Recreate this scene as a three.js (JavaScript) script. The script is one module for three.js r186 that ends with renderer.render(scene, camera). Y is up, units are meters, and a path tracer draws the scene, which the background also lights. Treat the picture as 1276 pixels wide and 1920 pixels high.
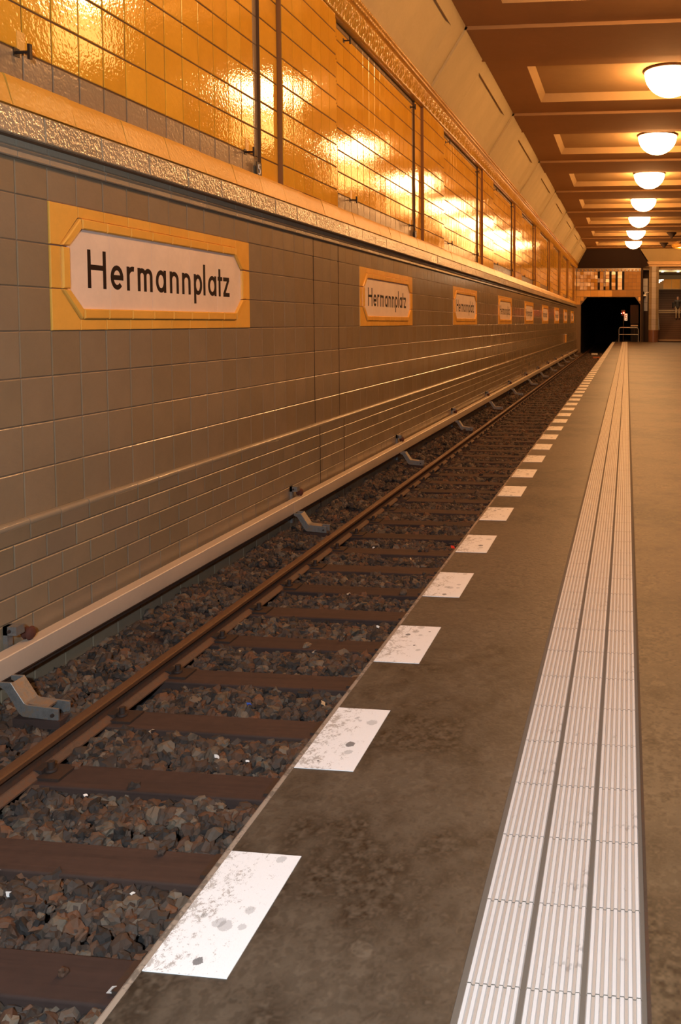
import * as THREE from 'three';
import { mergeGeometries, toCreasedNormals } from 'three/addons/utils/BufferGeometryUtils.js';
import { RoundedBoxGeometry } from 'three/addons/geometries/RoundedBoxGeometry.js';
import { MarchingCubes } from 'three/addons/objects/MarchingCubes.js';
import { RectAreaLightUniformsLib } from 'three/addons/lights/RectAreaLightUniformsLib.js';

// ------------------------------------------------------------------ camera, light, exposure
const scene = new THREE.Scene();
scene.background = new THREE.Color(0x000000);
const camera = new THREE.PerspectiveCamera(2 * Math.atan(960 / 1560) * 180 / Math.PI, 1276 / 1920, 0.05, 200);
camera.position.set(0, 1.62, 0);
camera.rotation.set(-0.055354, 0.110737, 0.0031, 'YXZ');
camera.setViewOffset(1276, 1920, 638 - 1000.73, 960 - 690.6, 1276, 1920);   // the lens is shifted: verticals stay upright
camera.updateMatrixWorld(true); camera.updateProjectionMatrix();

const renderer = new THREE.WebGLRenderer({ antialias: true });
renderer.toneMapping = THREE.LinearToneMapping;
renderer.toneMappingExposure = 1.06;
renderer.shadowMap.enabled = true;
RectAreaLightUniformsLib.init();

const LAMP = { glow: new THREE.Color(1.0, 0.505, 0.19), glowPower: 54, light: new THREE.Color(1.0, 0.42, 0.11), candela: 8 };
const FILL = { color: new THREE.Color(0.74, 0.92, 1.10), nits: 40, candela: 92, w: 1.5, d: 0.24, at: [0.0, 2.75, 1.3] };   // added unseen lamp that gives the foreground its neutral white light

// ------------------------------------------------------------------ small tools
let seed = 20240611;
function rnd() { seed |= 0; seed = seed + 0x6D2B79F5 | 0; let t = Math.imul(seed ^ seed >>> 15, 1 | seed); t = t + Math.imul(t ^ t >>> 7, 61 | t) ^ t; return ((t ^ t >>> 14) >>> 0) / 4294967296; }
const rr = (a, b) => a + (b - a) * rnd();
const taken = {};
function numbered(n) { const k = taken[n] = (taken[n] ?? -1) + 1; return k ? `${n}_${String(k).padStart(3, '0')}` : n; }
const tri = new THREE.Vector3();
function toPixel(x, y, z) { tri.set(x, y, z).project(camera); return [(tri.x + 1) / 2 * 1276, (1 - tri.y) / 2 * 1920]; }
function thing(name, label, category, pos = [0, 0, 0], turn = 0, group) {
  const o = new THREE.Group(); o.name = numbered(name); o.position.set(...pos); o.rotation.y = turn;
  o.userData = { label, category }; if (group) o.userData.group = group; scene.add(o); return o;
}
function tag(o, label, category, group) { Object.assign(o.userData, { label, category }); if (group) o.userData.group = group; return o; }
function mesh(name, g, m, parent, pos) {
  const o = new THREE.Mesh(g, m); o.name = parent && parent !== scene ? name : numbered(name); o.castShadow = o.receiveShadow = true;
  if (pos) o.position.set(...pos); (parent || scene).add(o); return o;
}
function struct(name, g, m, label) { const o = mesh(name, g, m, scene); o.userData.kind = 'structure'; if (label) o.userData.label = label; return o; }
function stuff(o) { o.userData.kind = 'stuff'; return o; }
const flat = g => { g = g.index ? g.toNonIndexed() : g; return g; };
const merge = gs => mergeGeometries(gs.map(flat).map(g => { for (const k of Object.keys(g.attributes)) if (!['position', 'normal', 'uv'].includes(k)) g.deleteAttribute(k); return g; }));
// geometry from quads: each quad 4 points counter-clockwise seen from outside, uv from a planar map in metres
function quads(list, uvf) {
  const p = [], n = [], u = []; const a = new THREE.Vector3(), b = new THREE.Vector3(), c = new THREE.Vector3();
  for (const q of list) {
    a.set(...q[0]); b.set(...q[1]).sub(a); c.set(...q[2]).sub(a); b.cross(c).normalize();
    for (const i of q.length === 3 ? [0, 1, 2] : [0, 1, 2, 0, 2, 3]) {
      p.push(...q[i]); n.push(b.x, b.y, b.z);
      if (uvf) u.push(...uvf(q[i], b)); else { const [x, y, z] = q[i], ax = Math.abs(b.x), ay = Math.abs(b.y), az = Math.abs(b.z); if (ax >= ay && ax >= az) u.push(-z, y); else if (ay >= az) u.push(x, z); else u.push(x, y); }
    }
  }
  const g = new THREE.BufferGeometry();
  g.setAttribute('position', new THREE.Float32BufferAttribute(p, 3)); g.setAttribute('normal', new THREE.Float32BufferAttribute(n, 3)); g.setAttribute('uv', new THREE.Float32BufferAttribute(u, 2));
  return g;
}
function box(x0, x1, y0, y1, z0, z1) {   // planar uv in metres
  return quads([
    [[x1, y0, z1], [x1, y0, z0], [x1, y1, z0], [x1, y1, z1]], [[x0, y0, z0], [x0, y0, z1], [x0, y1, z1], [x0, y1, z0]],
    [[x0, y1, z1], [x1, y1, z1], [x1, y1, z0], [x0, y1, z0]], [[x0, y0, z0], [x1, y0, z0], [x1, y0, z1], [x0, y0, z1]],
    [[x0, y0, z1], [x1, y0, z1], [x1, y1, z1], [x0, y1, z1]], [[x1, y0, z0], [x0, y0, z0], [x0, y1, z0], [x1, y1, z0]]]);
}
// a tile that faces +x, centred on its own origin, w along z, h along y, chamfered; du, dv slide the glaze
function tileGeometry(w, h, d, b, du = 0, dv = 0) {
  const W = w / 2, H = h / 2, f = (x, i) => [[x, -H + i, W - i], [x, -H + i, -W + i], [x, H - i, -W + i], [x, H - i, W - i]];
  const A = f(-d, 0), B = f(-b * 0.7, 0), C = f(0, b), q = [C];
  for (let i = 0; i < 4; i++) { const j = (i + 1) % 4; q.push([A[i], A[j], B[j], B[i]], [B[i], B[j], C[j], C[i]]); }
  return quads(q, ([x, y, z]) => [-z + du, y + dv]);
}
// a flat piece of any outline in the (s, y) plane of the left wall (s runs away from the camera, -z), chamfered towards +x
function outlineTile(pts, d, b) {
  const sh = new THREE.Shape(pts.map(p => new THREE.Vector2(p[0], p[1])));
  const g = new THREE.ExtrudeGeometry(sh, { depth: d - b, bevelEnabled: b > 0, bevelThickness: b, bevelSize: b, bevelOffset: -b, bevelSegments: 1, curveSegments: 6 });
  g.applyMatrix4(new THREE.Matrix4().set(0, 0, 1, -d + b, 0, 1, 0, 0, -1, 0, 0, 0, 0, 0, 0, 1));   // (s,y,t) -> (t, y, -s)
  return g;
}
// sweep a profile of [x, y] points along z from z1 (near) to z0 (far)
function sweep(prof, z1, z0, closed = true, caps = true) {
  const q = [], n = prof.length, m = closed ? n : n - 1;
  for (let i = 0; i < m; i++) { const a = prof[i], b = prof[(i + 1) % n]; q.push([[a[0], a[1], z1], [a[0], a[1], z0], [b[0], b[1], z0], [b[0], b[1], z1]]); }
  const g = quads(q);
  if (!caps) return g;
  const sh = THREE.ShapeUtils.triangulateShape(prof.map(p => new THREE.Vector2(...p)), []), ends = [];
  for (const t of sh) { ends.push(t.map(i => [prof[i][0], prof[i][1], z1])); ends.push([...t].reverse().map(i => [prof[i][0], prof[i][1], z0])); }
  return merge([g, quads(ends)]);
}
function tube(points, r, seg = 8, closed = false, steps = 24) {
  const c = new THREE.CatmullRomCurve3(points.map(p => new THREE.Vector3(...p)), closed, 'catmullrom', 0.1);
  return new THREE.TubeGeometry(c, steps, r, seg, closed);
}
function rod(a, b, r, seg = 8) {
  const A = new THREE.Vector3(...a), B = new THREE.Vector3(...b), g = new THREE.CylinderGeometry(r, r, A.distanceTo(B), seg);
  g.applyQuaternion(new THREE.Quaternion().setFromUnitVectors(new THREE.Vector3(0, 1, 0), B.clone().sub(A).normalize())); g.translate(...A.add(B).multiplyScalar(0.5).toArray()); return g;
}

// ------------------------------------------------------------------ procedural textures
function lattice(n, s) { let k = s >>> 0; const a = new Float32Array(n * n); for (let i = 0; i < n * n; i++) { k = Math.imul(k ^ (k >>> 15), 0x2c1b3c6d) + 0x9E3779B9 | 0; let t = Math.imul(k ^ (k >>> 12), 0x297a2d39); a[i] = ((t ^ (t >>> 15)) >>> 0) / 4294967296; } return a; }
// value noise layers that tile; cells = [[nx, ny, weight], ...]
function field(size, cells, s) {
  const out = new Float32Array(size * size); let k = s;
  for (const [nx, ny, w] of cells) {
    const L = lattice(Math.max(nx, ny), k += 101), N = Math.max(nx, ny);
    for (let y = 0; y < size; y++) {
      const fy = y / size * ny, iy = Math.floor(fy), ty = fy - iy, sy = ty * ty * (3 - 2 * ty), r0 = (iy % ny) * N, r1 = ((iy + 1) % ny) * N;
      for (let x = 0; x < size; x++) {
        const fx = x / size * nx, ix = Math.floor(fx), tx = fx - ix, sx = tx * tx * (3 - 2 * tx), c0 = ix % nx, c1 = (ix + 1) % nx;
        const a = L[r0 + c0] + (L[r0 + c1] - L[r0 + c0]) * sx, b = L[r1 + c0] + (L[r1 + c1] - L[r1 + c0]) * sx;
        out[y * size + x] += w * (a + (b - a) * sy);
      }
    }
  }
  return out;
}
function texture(size, f, srgb, metres) {   // f(i) -> grey or [r,g,b], 0..1
  const d = new Uint8Array(size * size * 4);
  for (let i = 0; i < size * size; i++) { const v = f(i, i % size, Math.floor(i / size)), a = typeof v === 'number'; for (let c = 0; c < 3; c++) d[i * 4 + c] = Math.max(0, Math.min(255, 255 * (a ? v : v[c]))); d[i * 4 + 3] = 255; }
  const t = new THREE.DataTexture(d, size, size, THREE.RGBAFormat); t.wrapS = t.wrapT = THREE.RepeatWrapping; t.magFilter = THREE.LinearFilter; t.minFilter = THREE.LinearMipmapLinearFilter; t.generateMipmaps = true;
  if (srgb) t.colorSpace = THREE.SRGBColorSpace; t.repeat.set(1 / metres, 1 / metres); t.needsUpdate = true; return t;
}
const lin = (r, g, b) => new THREE.Color().setRGB(r, g, b);
const clamp = (v, a = 0, b = 1) => Math.max(a, Math.min(b, v));
const step = (a, b, v) => { const t = clamp((v - a) / (b - a)); return t * t * (3 - 2 * t); };

const glazeField = field(512, [[48, 48, 0.7], [22, 22, 0.9], [7, 7, 0.3]], 11);
const glaze = texture(512, i => glazeField[i] / 1.9, false, 0.62);
const hammerField = field(512, [[60, 60, 0.7], [30, 30, 1]], 21);
const hammer = texture(512, i => hammerField[i] / 1.7, false, 0.62);
const tint = field(512, [[6, 6, 1], [24, 24, 0.5], [120, 120, 0.35]], 31);
const tileTint = texture(512, i => { const v = 0.86 + 0.14 * tint[i] / 1.85; return [v, v, v]; }, false, 0.9);
const plasterF = field(512, [[5, 5, 1], [22, 22, 0.5], [90, 90, 0.35], [256, 256, 0.25]], 41);
const plasterMap = texture(512, i => { const v = 0.84 + 0.16 * plasterF[i] / 2.1; return [v, v * 0.995, v * 0.98]; }, false, 2.4);
const plasterBump = texture(512, i => plasterF[i] / 2.1, false, 2.4);

// platform asphalt: mottled, stained, with trodden gum
const PS = 2048, PM = 5.12;
const pf1 = field(PS, [[5, 5, 0.6], [13, 13, 0.55], [37, 37, 0.45], [110, 110, 0.35]], 51), pf2 = field(PS, [[700, 700, 0.45], [300, 300, 0.65]], 61);
const gum = new Float32Array(PS * PS);
for (let k = 0; k < 230; k++) {
  const x = Math.floor(rnd() * PS), y = Math.floor(rnd() * PS), a = rr(4, 15), b = a * rr(0.6, 1), s = rnd() < 0.72 ? rr(0.15, 0.5) : -rr(0.2, 0.45), th = rnd() * 3.14;
  for (let j = -18; j <= 18; j++) for (let i = -18; i <= 18; i++) { const u = i * Math.cos(th) + j * Math.sin(th), v = -i * Math.sin(th) + j * Math.cos(th), q = u * u / a / a + v * v / b / b; if (q < 1) gum[((y + j + PS) % PS) * PS + (x + i + PS) % PS] = s * (q < 0.75 ? 1 : (1 - q) * 4); }
}
const asphaltMap = texture(PS, i => {
  const m = pf1[i] / 1.95, g = pf2[i] / 1.1;
  let v = 0.62 + 0.34 * (m - 0.5) * 2 + 0.95 * (g - 0.5);
  v -= 0.4 * step(0.53, 0.63, m + 0.28 * (g - 0.5));     // dark grainy stains
  v += 0.26 * step(0.46, 0.36, m + 0.35 * (g - 0.5));
  v *= 1 + gum[i]; return [v, v * 0.985, v * 0.955];
}, false, PM);
const asphaltBump = texture(PS, i => 0.6 * pf2[i] / 1.1 + 0.2 * pf1[i] / 1.95, false, PM);

const dirtF = field(512, [[14, 14, 0.7], [40, 40, 0.7], [150, 150, 0.6]], 71);
const concreteMap = texture(512, i => { const m = dirtF[i] / 2, v = 0.9 - 0.45 * step(0.55, 0.7, m); return [v, v * 0.95, v * 0.88]; }, false, 0.8);
// worn white paint: grey-brown grime that has settled on the track side in specks and blotches
const paintMaps = [0, 1, 2].map(k => {
  const f = field(512, [[9, 18, 0.7], [30, 60, 0.7], [128, 256, 0.7]], 81 + 7 * k), sp = field(512, [[256, 256, 1]], 95 + k);
  const blots = Array.from({ length: 7 }, () => [rr(0.1, 0.95), rnd(), rr(0.02, 0.09), rnd() < 0.3 ? 0.75 : 0.3]);
  return texture(512, (i, x, y) => {
    const u = x / 512, v = y / 512, m = f[i] / 2.1; let c = [0.93, 0.92, 0.90];
    const dirt = step(0.55, 0.7, m + 0.34 * (0.27 - u)), spk = sp[i] > 0.86 ? 0.25 : 0;
    c = c.map((q, j) => q * (1 - 0.55 * dirt * [0.86, 0.93, 1][j]) * (1 - spk * 0.5));
    for (const [bx, by, br, s] of blots) { const d = Math.hypot(u - bx, (v - by) * 2.1) / br + 0.9 * (m - 0.5); if (d < 1) c = c.map(q => q * (1 - s)); }
    return c;
  }, false, 1);
});
const ribMap = texture(512, i => { const m = dirtF[i] / 2, v = 0.97 - 0.3 * step(0.74, 0.79, m); return [v, v * 0.965, v * 0.92]; }, false, 1.3);
const woodF = field(512, [[3, 60, 0.8], [8, 160, 0.6], [40, 40, 0.5]], 111);
const woodMap = texture(512, i => { const v = 0.55 + 0.5 * woodF[i] / 1.9; return [v, v * 0.93, v * 0.86]; }, false, 1.4);
const rustF = field(512, [[10, 10, 0.8], [36, 36, 0.7], [140, 140, 0.6]], 121);
const rustMap = texture(512, i => { const m = rustF[i] / 2.1, v = 0.6 + 0.6 * (m - 0.3), w = step(0.5, 0.62, m); return [v, v * (0.9 - 0.18 * w), v * (0.84 - 0.3 * w)]; }, false, 0.7);
const railStreak = texture(512, (i, x, y) => { const v = 0.7 + 0.3 * woodF[((x * 3) % 512) * 512 + (y >> 3)] / 1.9; return [v, v * 0.97, v * 0.92]; }, false, 0.5);

// ------------------------------------------------------------------ materials
const std = (color, roughness, extra = {}) => new THREE.MeshStandardMaterial({ color, roughness, metalness: 0, ...extra });
const phys = (color, roughness, extra = {}) => new THREE.MeshPhysicalMaterial({ color, roughness, metalness: 0, ior: 1.55, ...extra });
const glazed = (r, g, b, rough = 0.13, bump = 0.0004) => phys(lin(r, g, b), rough, { map: tileTint, bumpMap: glaze, bumpScale: bump });
const M = {
  grey: [[0.328, 0.236, 0.142], [0.315, 0.227, 0.133], [0.336, 0.244, 0.147], [0.322, 0.238, 0.147], [0.322, 0.227, 0.129]].map(c => glazed(...c, 0.19, 0.0013)),
  skirt: [[0.305, 0.225, 0.14], [0.275, 0.205, 0.125], [0.315, 0.235, 0.145], [0.285, 0.215, 0.14]].map(c => glazed(...c, 0.26)),
  yellow: [[0.88, 0.455, 0.042], [0.84, 0.425, 0.038], [0.91, 0.48, 0.048]].map(c => phys(lin(...c), 0.07, { ior: 1.72, map: tileTint, bumpMap: glaze, bumpScale: 0.0010 })),
  frame: [[0.98, 0.50, 0.085], [0.96, 0.485, 0.08], [0.99, 0.515, 0.09]].map(c => glazed(...c, 0.22)),
  sill: [[0.80, 0.43, 0.075], [0.84, 0.47, 0.10], [0.77, 0.40, 0.06]].map(c => phys(lin(...c), 0.36, { ior: 1.42, map: tileTint, bumpMap: glaze, bumpScale: 0.003 })),
  band: [[0.47, 0.365, 0.23], [0.44, 0.34, 0.21], [0.49, 0.38, 0.24]].map(c => phys(lin(...c), 0.17, { ior: 1.8, map: tileTint, bumpMap: hammer, bumpScale: 0.005 })),
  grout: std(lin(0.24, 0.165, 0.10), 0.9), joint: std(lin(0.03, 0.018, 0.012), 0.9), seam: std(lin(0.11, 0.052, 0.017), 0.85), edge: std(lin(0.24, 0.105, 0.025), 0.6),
  plate: [[0.98, 0.77, 0.60], [0.965, 0.75, 0.58]].map(c => phys(lin(...c), 0.35, { map: tileTint, bumpMap: glaze, bumpScale: 0.0001 })),
  ink: phys(lin(0.018, 0.006, 0.005), 0.6, { specularIntensity: 0.25 }),
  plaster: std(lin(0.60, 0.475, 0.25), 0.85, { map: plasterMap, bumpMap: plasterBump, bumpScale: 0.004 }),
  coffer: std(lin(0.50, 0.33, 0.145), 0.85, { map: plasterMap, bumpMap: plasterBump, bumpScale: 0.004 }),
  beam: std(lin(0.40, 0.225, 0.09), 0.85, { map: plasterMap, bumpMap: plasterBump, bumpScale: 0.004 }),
  darkBrown: std(lin(0.035, 0.018, 0.012), 0.9, { map: plasterMap }),  // dark tone; on the end cove it stands in for shade
  tunnel: std(lin(0.05, 0.04, 0.034), 0.95, { map: plasterMap }),
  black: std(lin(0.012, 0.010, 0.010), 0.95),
  asphalt: std(lin(0.103, 0.079, 0.055), 0.5, { map: asphaltMap, bumpMap: asphaltBump, bumpScale: 0.0014 }),
  paving: std(lin(0.135, 0.094, 0.052), 0.57, { map: asphaltMap, bumpMap: asphaltBump, bumpScale: 0.001 }),
  nosing: std(lin(0.30, 0.235, 0.18), 0.8, { map: concreteMap }),
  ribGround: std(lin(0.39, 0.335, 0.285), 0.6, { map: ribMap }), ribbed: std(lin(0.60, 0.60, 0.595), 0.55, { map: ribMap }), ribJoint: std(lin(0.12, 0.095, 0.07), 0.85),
  paint: paintMaps.map(t => std(lin(0.84, 0.82, 0.80), 0.5, { map: t })),
  guard: std(lin(0.62, 0.50, 0.385), 0.4, { map: plasterMap }),
  zinc: std(lin(0.42, 0.44, 0.43), 0.5, { metalness: 0.55, map: rustMap }),
  railTop: std(lin(0.17, 0.085, 0.043), 0.42, { metalness: 0.25, map: railStreak }),
  railSide: std(lin(0.11, 0.065, 0.042), 0.75, { map: rustMap }), railFoot: std(lin(0.17, 0.11, 0.075), 0.75, { map: rustMap }),
  iron: std(lin(0.06, 0.04, 0.03), 0.7, { map: rustMap }), rust: std(lin(0.10, 0.028, 0.015), 0.85),
  wood: [[0.066, 0.037, 0.028], [0.057, 0.032, 0.025], [0.074, 0.042, 0.031]].map(c => std(lin(...c), 0.85, { map: woodMap, bumpMap: woodMap, bumpScale: 0.003 })),
  bed: std(lin(0.03, 0.022, 0.018), 0.95), stone: std(lin(1, 1, 1), 0.8),
  rim: std(lin(0.10, 0.045, 0.02), 0.5), darkMetal: std(lin(0.035, 0.022, 0.014), 0.5, { metalness: 0.4 }), steel: std(lin(0.35, 0.33, 0.30), 0.4, { metalness: 0.7 }),
  glintTile: [[0.60, 0.31, 0.045], [0.55, 0.27, 0.04]].map(c => phys(lin(...c), 0.14, { ior: 1.7, map: tileTint, bumpMap: glaze, bumpScale: 0.004 })),
  endMatte: [[0.42, 0.21, 0.05], [0.38, 0.19, 0.045]].map(c => std(lin(...c), 0.7, { map: tileTint })),
  white: std(lin(0.8, 0.78, 0.72), 0.5), stair: std(lin(0.085, 0.045, 0.03), 0.8), stairEdge: std(lin(0.30, 0.18, 0.11), 0.6), column: [[0.34, 0.27, 0.17], [0.31, 0.245, 0.155]].map(c => glazed(...c, 0.25)), columnBase: glazed(0.17, 0.08, 0.05, 0.3),
};
const glowMat = (c, power) => std(lin(0.8, 0.8, 0.8), 0.3, { emissive: c, emissiveIntensity: power });
const pick = a => a[Math.floor(rnd() * a.length)];

// ------------------------------------------------------------------ the measures of the hall
const T = 7.2 / 22, Z0 = -5.757, BAY = 7.2, NEAR = 5.2, FAR = -70;           // wall tile, first sign's near edge, bay, ends
const zc = j => Z0 - j * T;

// ================================================================== LEFT WALL
const wallLeft = struct('wall_left', merge([box(-4.75, -4.2575, -1.3, 2.9, FAR, NEAR), box(-4.75, -4.2085, -1.3, 0.19, FAR, NEAR), box(-4.75, -4.372, 2.9, 7.9, FAR, NEAR), box(-4.36, -4.16, 2.88, 3.06, FAR, NEAR)]), M.grout, 'long tiled wall across the track');
// collects tiles of one kind: the ones that show largest become parts of their own, the rest one part
function tileField(name, most) {
  const all = [];
  return {
    add(w, h, X, y, z, mats, opt = {}) {
      const a = toPixel(X, y - h / 2, z + w / 2), b = toPixel(X, y + h / 2, z - w / 2);
      const seen = b[0] > 0 && a[0] < 1276 && z < -1 && Math.min(a[1], b[1]) < 1920 && Math.max(a[1], b[1]) > 0;
      all.push({ w, h, X, y, z, m: pick(mats), area: seen ? Math.abs((b[0] - a[0]) * (a[1] - b[1])) : 0, r: [rr(-1, 1), rr(-1, 1)], off: rr(-0.0012, 0.0012), k: Math.floor(rnd() * 6), ...opt });
    },
    build(parent, restName) {
      all.sort((p, q) => q.area - p.area);
      const cache = new Map(), rest = new Map();
      all.forEach((t, i) => {
        const key = [t.gap, t.gapY, t.w.toFixed(3), t.h.toFixed(3), t.d ?? 0.014, t.b ?? 0.006, t.k].join();
        if (!cache.has(key)) cache.set(key, t.geometry ?? tileGeometry(t.w - (t.gap ?? 0.0045), t.h - (t.gapY ?? 0.006), t.d ?? 0.014, t.b ?? 0.006, t.k * 0.217, t.k * 0.131));
        const o = new THREE.Mesh(cache.get(key), t.m); o.position.set(t.X + t.off, t.y, t.z); o.rotation.set(0, t.r[0] * (t.tilt ?? 0.005), t.r[1] * (t.tilt ?? 0.005) + (t.lean ?? 0));
        o.castShadow = o.receiveShadow = true;
        if (i < most && t.area > 60) { o.name = name; parent.add(o); return; }
        o.updateMatrix(); const g = cache.get(key).clone().applyMatrix4(o.matrix);
        if (!rest.has(t.m)) rest.set(t.m, []); rest.get(t.m).push(g);
      });
      for (const [m, gs] of rest) stuff(mesh(restName ?? name, merge(gs), m, parent));
    },
  };
}
const rows = [2.748, 2.505, 2.182, 1.862, 1.545, 1.21, 0.875, 0.545, 0.215];
const signAt = j => { const k = ((j % 22) + 22) % 22; return j >= 0 && j < 22 * 9 && k < 10; };
{
  const grey = tileField('grey_tile', 300);
  for (let j = -34; j < 196; j++) for (let r = 0; r < 8; r++) {
    if (signAt(j) && r >= 1 && r <= 3) continue;
    const h = rows[r] - rows[r + 1]; grey.add(T, h, -4.25, rows[r] - h / 2, zc(j + 0.5), M.grey);
  }
  grey.build(wallLeft, 'grey_tiles_beyond');
  const skirt = tileField('skirting_tile', 300), ys = [0.185, 0.066, -0.105, -0.282, -0.46, -0.637, -0.815, -0.99, -1.165];
  for (let r = 0; r < 8; r++) for (let j = -34; j < 196; j++) { const h = ys[r] - ys[r + 1]; skirt.add(T, h, -4.2, ys[r] - h / 2, zc(j + (r % 2 ? 0.45 : -0.05) + 0.5), r === 0 ? [M.skirt[1], M.skirt[3]] : M.skirt, { tilt: 0.006 }); }
  skirt.build(wallLeft, 'skirting_tiles_beyond');
  // rounded, glazed ledge on top of the skirting
  const prof = []; for (let i = 0; i <= 6; i++) { const a = Math.PI / 2 * i / 6; prof.push([-4.222 + 0.026 * Math.sin(a), 0.188 + 0.030 * Math.cos(a)]); } prof.push([-4.198, 0.178], [-4.26, 0.178], [-4.26, 0.222]); prof.reverse();
  const ledge = toCreasedNormals(sweep(prof, T / 2 - 0.003, -T / 2 + 0.003), 0.9), lg = M.skirt.map((m, i) => i % 2 ? phys(lin(0.34, 0.27, 0.18), 0.16, { map: tileTint, bumpMap: glaze, bumpScale: 0.0005 }) : m);
  for (let j = -34; j < 196; j++) mesh('ledge_tile', ledge, lg[1], wallLeft, [rr(-0.001, 0.001), rr(-0.001, 0.001), zc(j - 0.05 + 0.5)]);
  // ribbed moulding under the cornice band
  const rib = [[-4.27, 2.753], [-4.222, 2.753], [-4.216, 2.760], [-4.222, 2.768], [-4.224, 2.800], [-4.214, 2.806], [-4.206, 2.814], [-4.214, 2.822], [-4.222, 2.826], [-4.232, 2.838], [-4.232, 2.884], [-4.27, 2.884]];
  const mg = sweep(rib, T / 2 - 0.003, -T / 2 + 0.003), mm = [glazed(0.39, 0.315, 0.215, 0.18, 0.0018), glazed(0.41, 0.33, 0.23, 0.2, 0.0022)];
  for (let j = -34; j < 196; j++) mesh('moulding_tile', mg, pick(mm), wallLeft, [rr(-0.001, 0.001), 0, zc(j + 0.5)]);
  // hammered grey band that stands out, and the sloping yellow sill on it
  const band = tileField('band_tile', 120);
  for (let i = -17; i < 98; i++) band.add(2 * T, 0.19, -4.14, 2.977, -5.6 - 2 * T * (i + 0.5), M.band, { d: 0.03, b: 0.008, tilt: 0.012, lean: 0.045 });
  band.build(wallLeft, 'band_tiles_beyond');
  const sp = [[-4.345, 3.302], [-4.232, 3.302], [-4.216, 3.296], [-4.203, 3.275], [-4.189, 3.23], [-4.175, 3.18], [-4.162, 3.13], [-4.153, 3.10], [-4.147, 3.082], [-4.2, 3.075], [-4.345, 3.075]].reverse();
  const L2 = 2 * T, sg = toCreasedNormals(sweep(sp, T - 0.004, -T + 0.004), 0.5), sgs = [0, 1, 2].map(k => { const g = sg.clone(), u = g.attributes.uv; for (let i = 0; i < u.count; i++) u.setXY(i, u.getX(i) + k * 0.23, u.getY(i) + k * 0.17); return g; });
  for (let i = -17; i < 98; i++) { const o = mesh('sill_tile', pick(sgs), pick(M.sill), wallLeft, [0, 0, -5.96 - L2 * (i + 0.5)]), a = rr(-0.03, 0.03); o.rotation.z = a; o.position.set(-4.147 + 4.147 * Math.cos(a) + 3.08 * Math.sin(a), 3.08 - 3.08 * Math.cos(a) + 4.147 * Math.sin(a), o.position.z); }
  // expansion joints
  for (const j of [16, 19]) mesh('expansion_joint', merge([box(-4.26, -4.2475, 0.22, 2.748, zc(j) - 0.006, zc(j) + 0.006), box(-4.21, -4.1975, -1.1, 0.18, zc(j) - 0.05, zc(j) - 0.038)]), M.joint, wallLeft);
}
// upper wall: recessed yellow panels between piers and pilasters
const ZS = k => -12.13 - BAY * k, upRows = [3.304, 3.55, 3.8735, 4.197, 4.5205, 4.844, 5.1675, 5.491, 5.8145, 5.99];
{
  const y = tileField('yellow_tile', 300), PT = (4.58 - 0.2) / 14;
  for (let k = -3; k < 8; k++) {
    const zs = ZS(k); if (zs < FAR) continue;
    for (let r = 0; r < 9; r++) {
      const h = upRows[r + 1] - upRows[r], yc = upRows[r] + h / 2;
      for (let c = 0; c < 14; c++) y.add(PT, h, -4.335, yc, zs - 0.1 - PT * (c + 0.5), r ? M.yellow : M.grey, { gap: 0.010, gapY: 0.015 });
      for (const e of [0.05, 4.53]) y.add(0.1, h, -4.335, yc, zs - e, M.grey);
      if (zs - BAY < FAR - 3) continue;
      const H = r === 8 ? 6.12 - upRows[8] : r === 0 ? h : h, Y = upRows[r] + H / 2;
      y.add(0.48, H, -4.298, Y, zs - 4.58 - 0.24, M.yellow, { d: 0.05, gap: 0.010, gapY: 0.015 });
      for (let c = 0; c < 6; c++) { const w = c < 5 ? T : 1.92 - 5 * T; y.add(w, H, -4.236, Y, zs - 5.08 - (c < 5 ? T * (c + 0.5) : 5 * T + w / 2), M.yellow, { d: 0.12, gap: 0.010, gapY: 0.015 }); }
      y.add(0.2, H, -4.298, Y, zs - 7.1, M.yellow, { d: 0.05, gap: 0.010, gapY: 0.015 });
    }
    for (let c = 0; c < 14; c++) y.add(PT, 0.075, -4.335, 6.0275, zs - 0.1 - PT * (c + 0.5), M.grey);
  }
  y.build(wallLeft, 'yellow_tiles_beyond');
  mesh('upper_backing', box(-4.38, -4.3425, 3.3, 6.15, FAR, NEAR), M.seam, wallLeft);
  for (let k = -3; k < 8; k++) { const zs = ZS(k); if (zs - BAY < FAR - 3) continue;   // dark strips paint the shade on the returns of pier and pilaster
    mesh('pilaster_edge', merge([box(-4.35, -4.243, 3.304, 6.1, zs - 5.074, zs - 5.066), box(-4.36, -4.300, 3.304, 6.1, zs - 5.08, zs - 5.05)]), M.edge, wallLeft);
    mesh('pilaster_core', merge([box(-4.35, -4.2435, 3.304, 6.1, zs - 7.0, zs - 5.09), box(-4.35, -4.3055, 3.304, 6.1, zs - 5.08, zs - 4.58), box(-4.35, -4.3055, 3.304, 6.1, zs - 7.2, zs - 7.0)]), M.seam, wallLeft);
    mesh('panel_edge', box(-4.36, -4.302, 3.304, 6.1, zs - 4.588, zs - 4.574), M.seam, wallLeft); }
}
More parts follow.
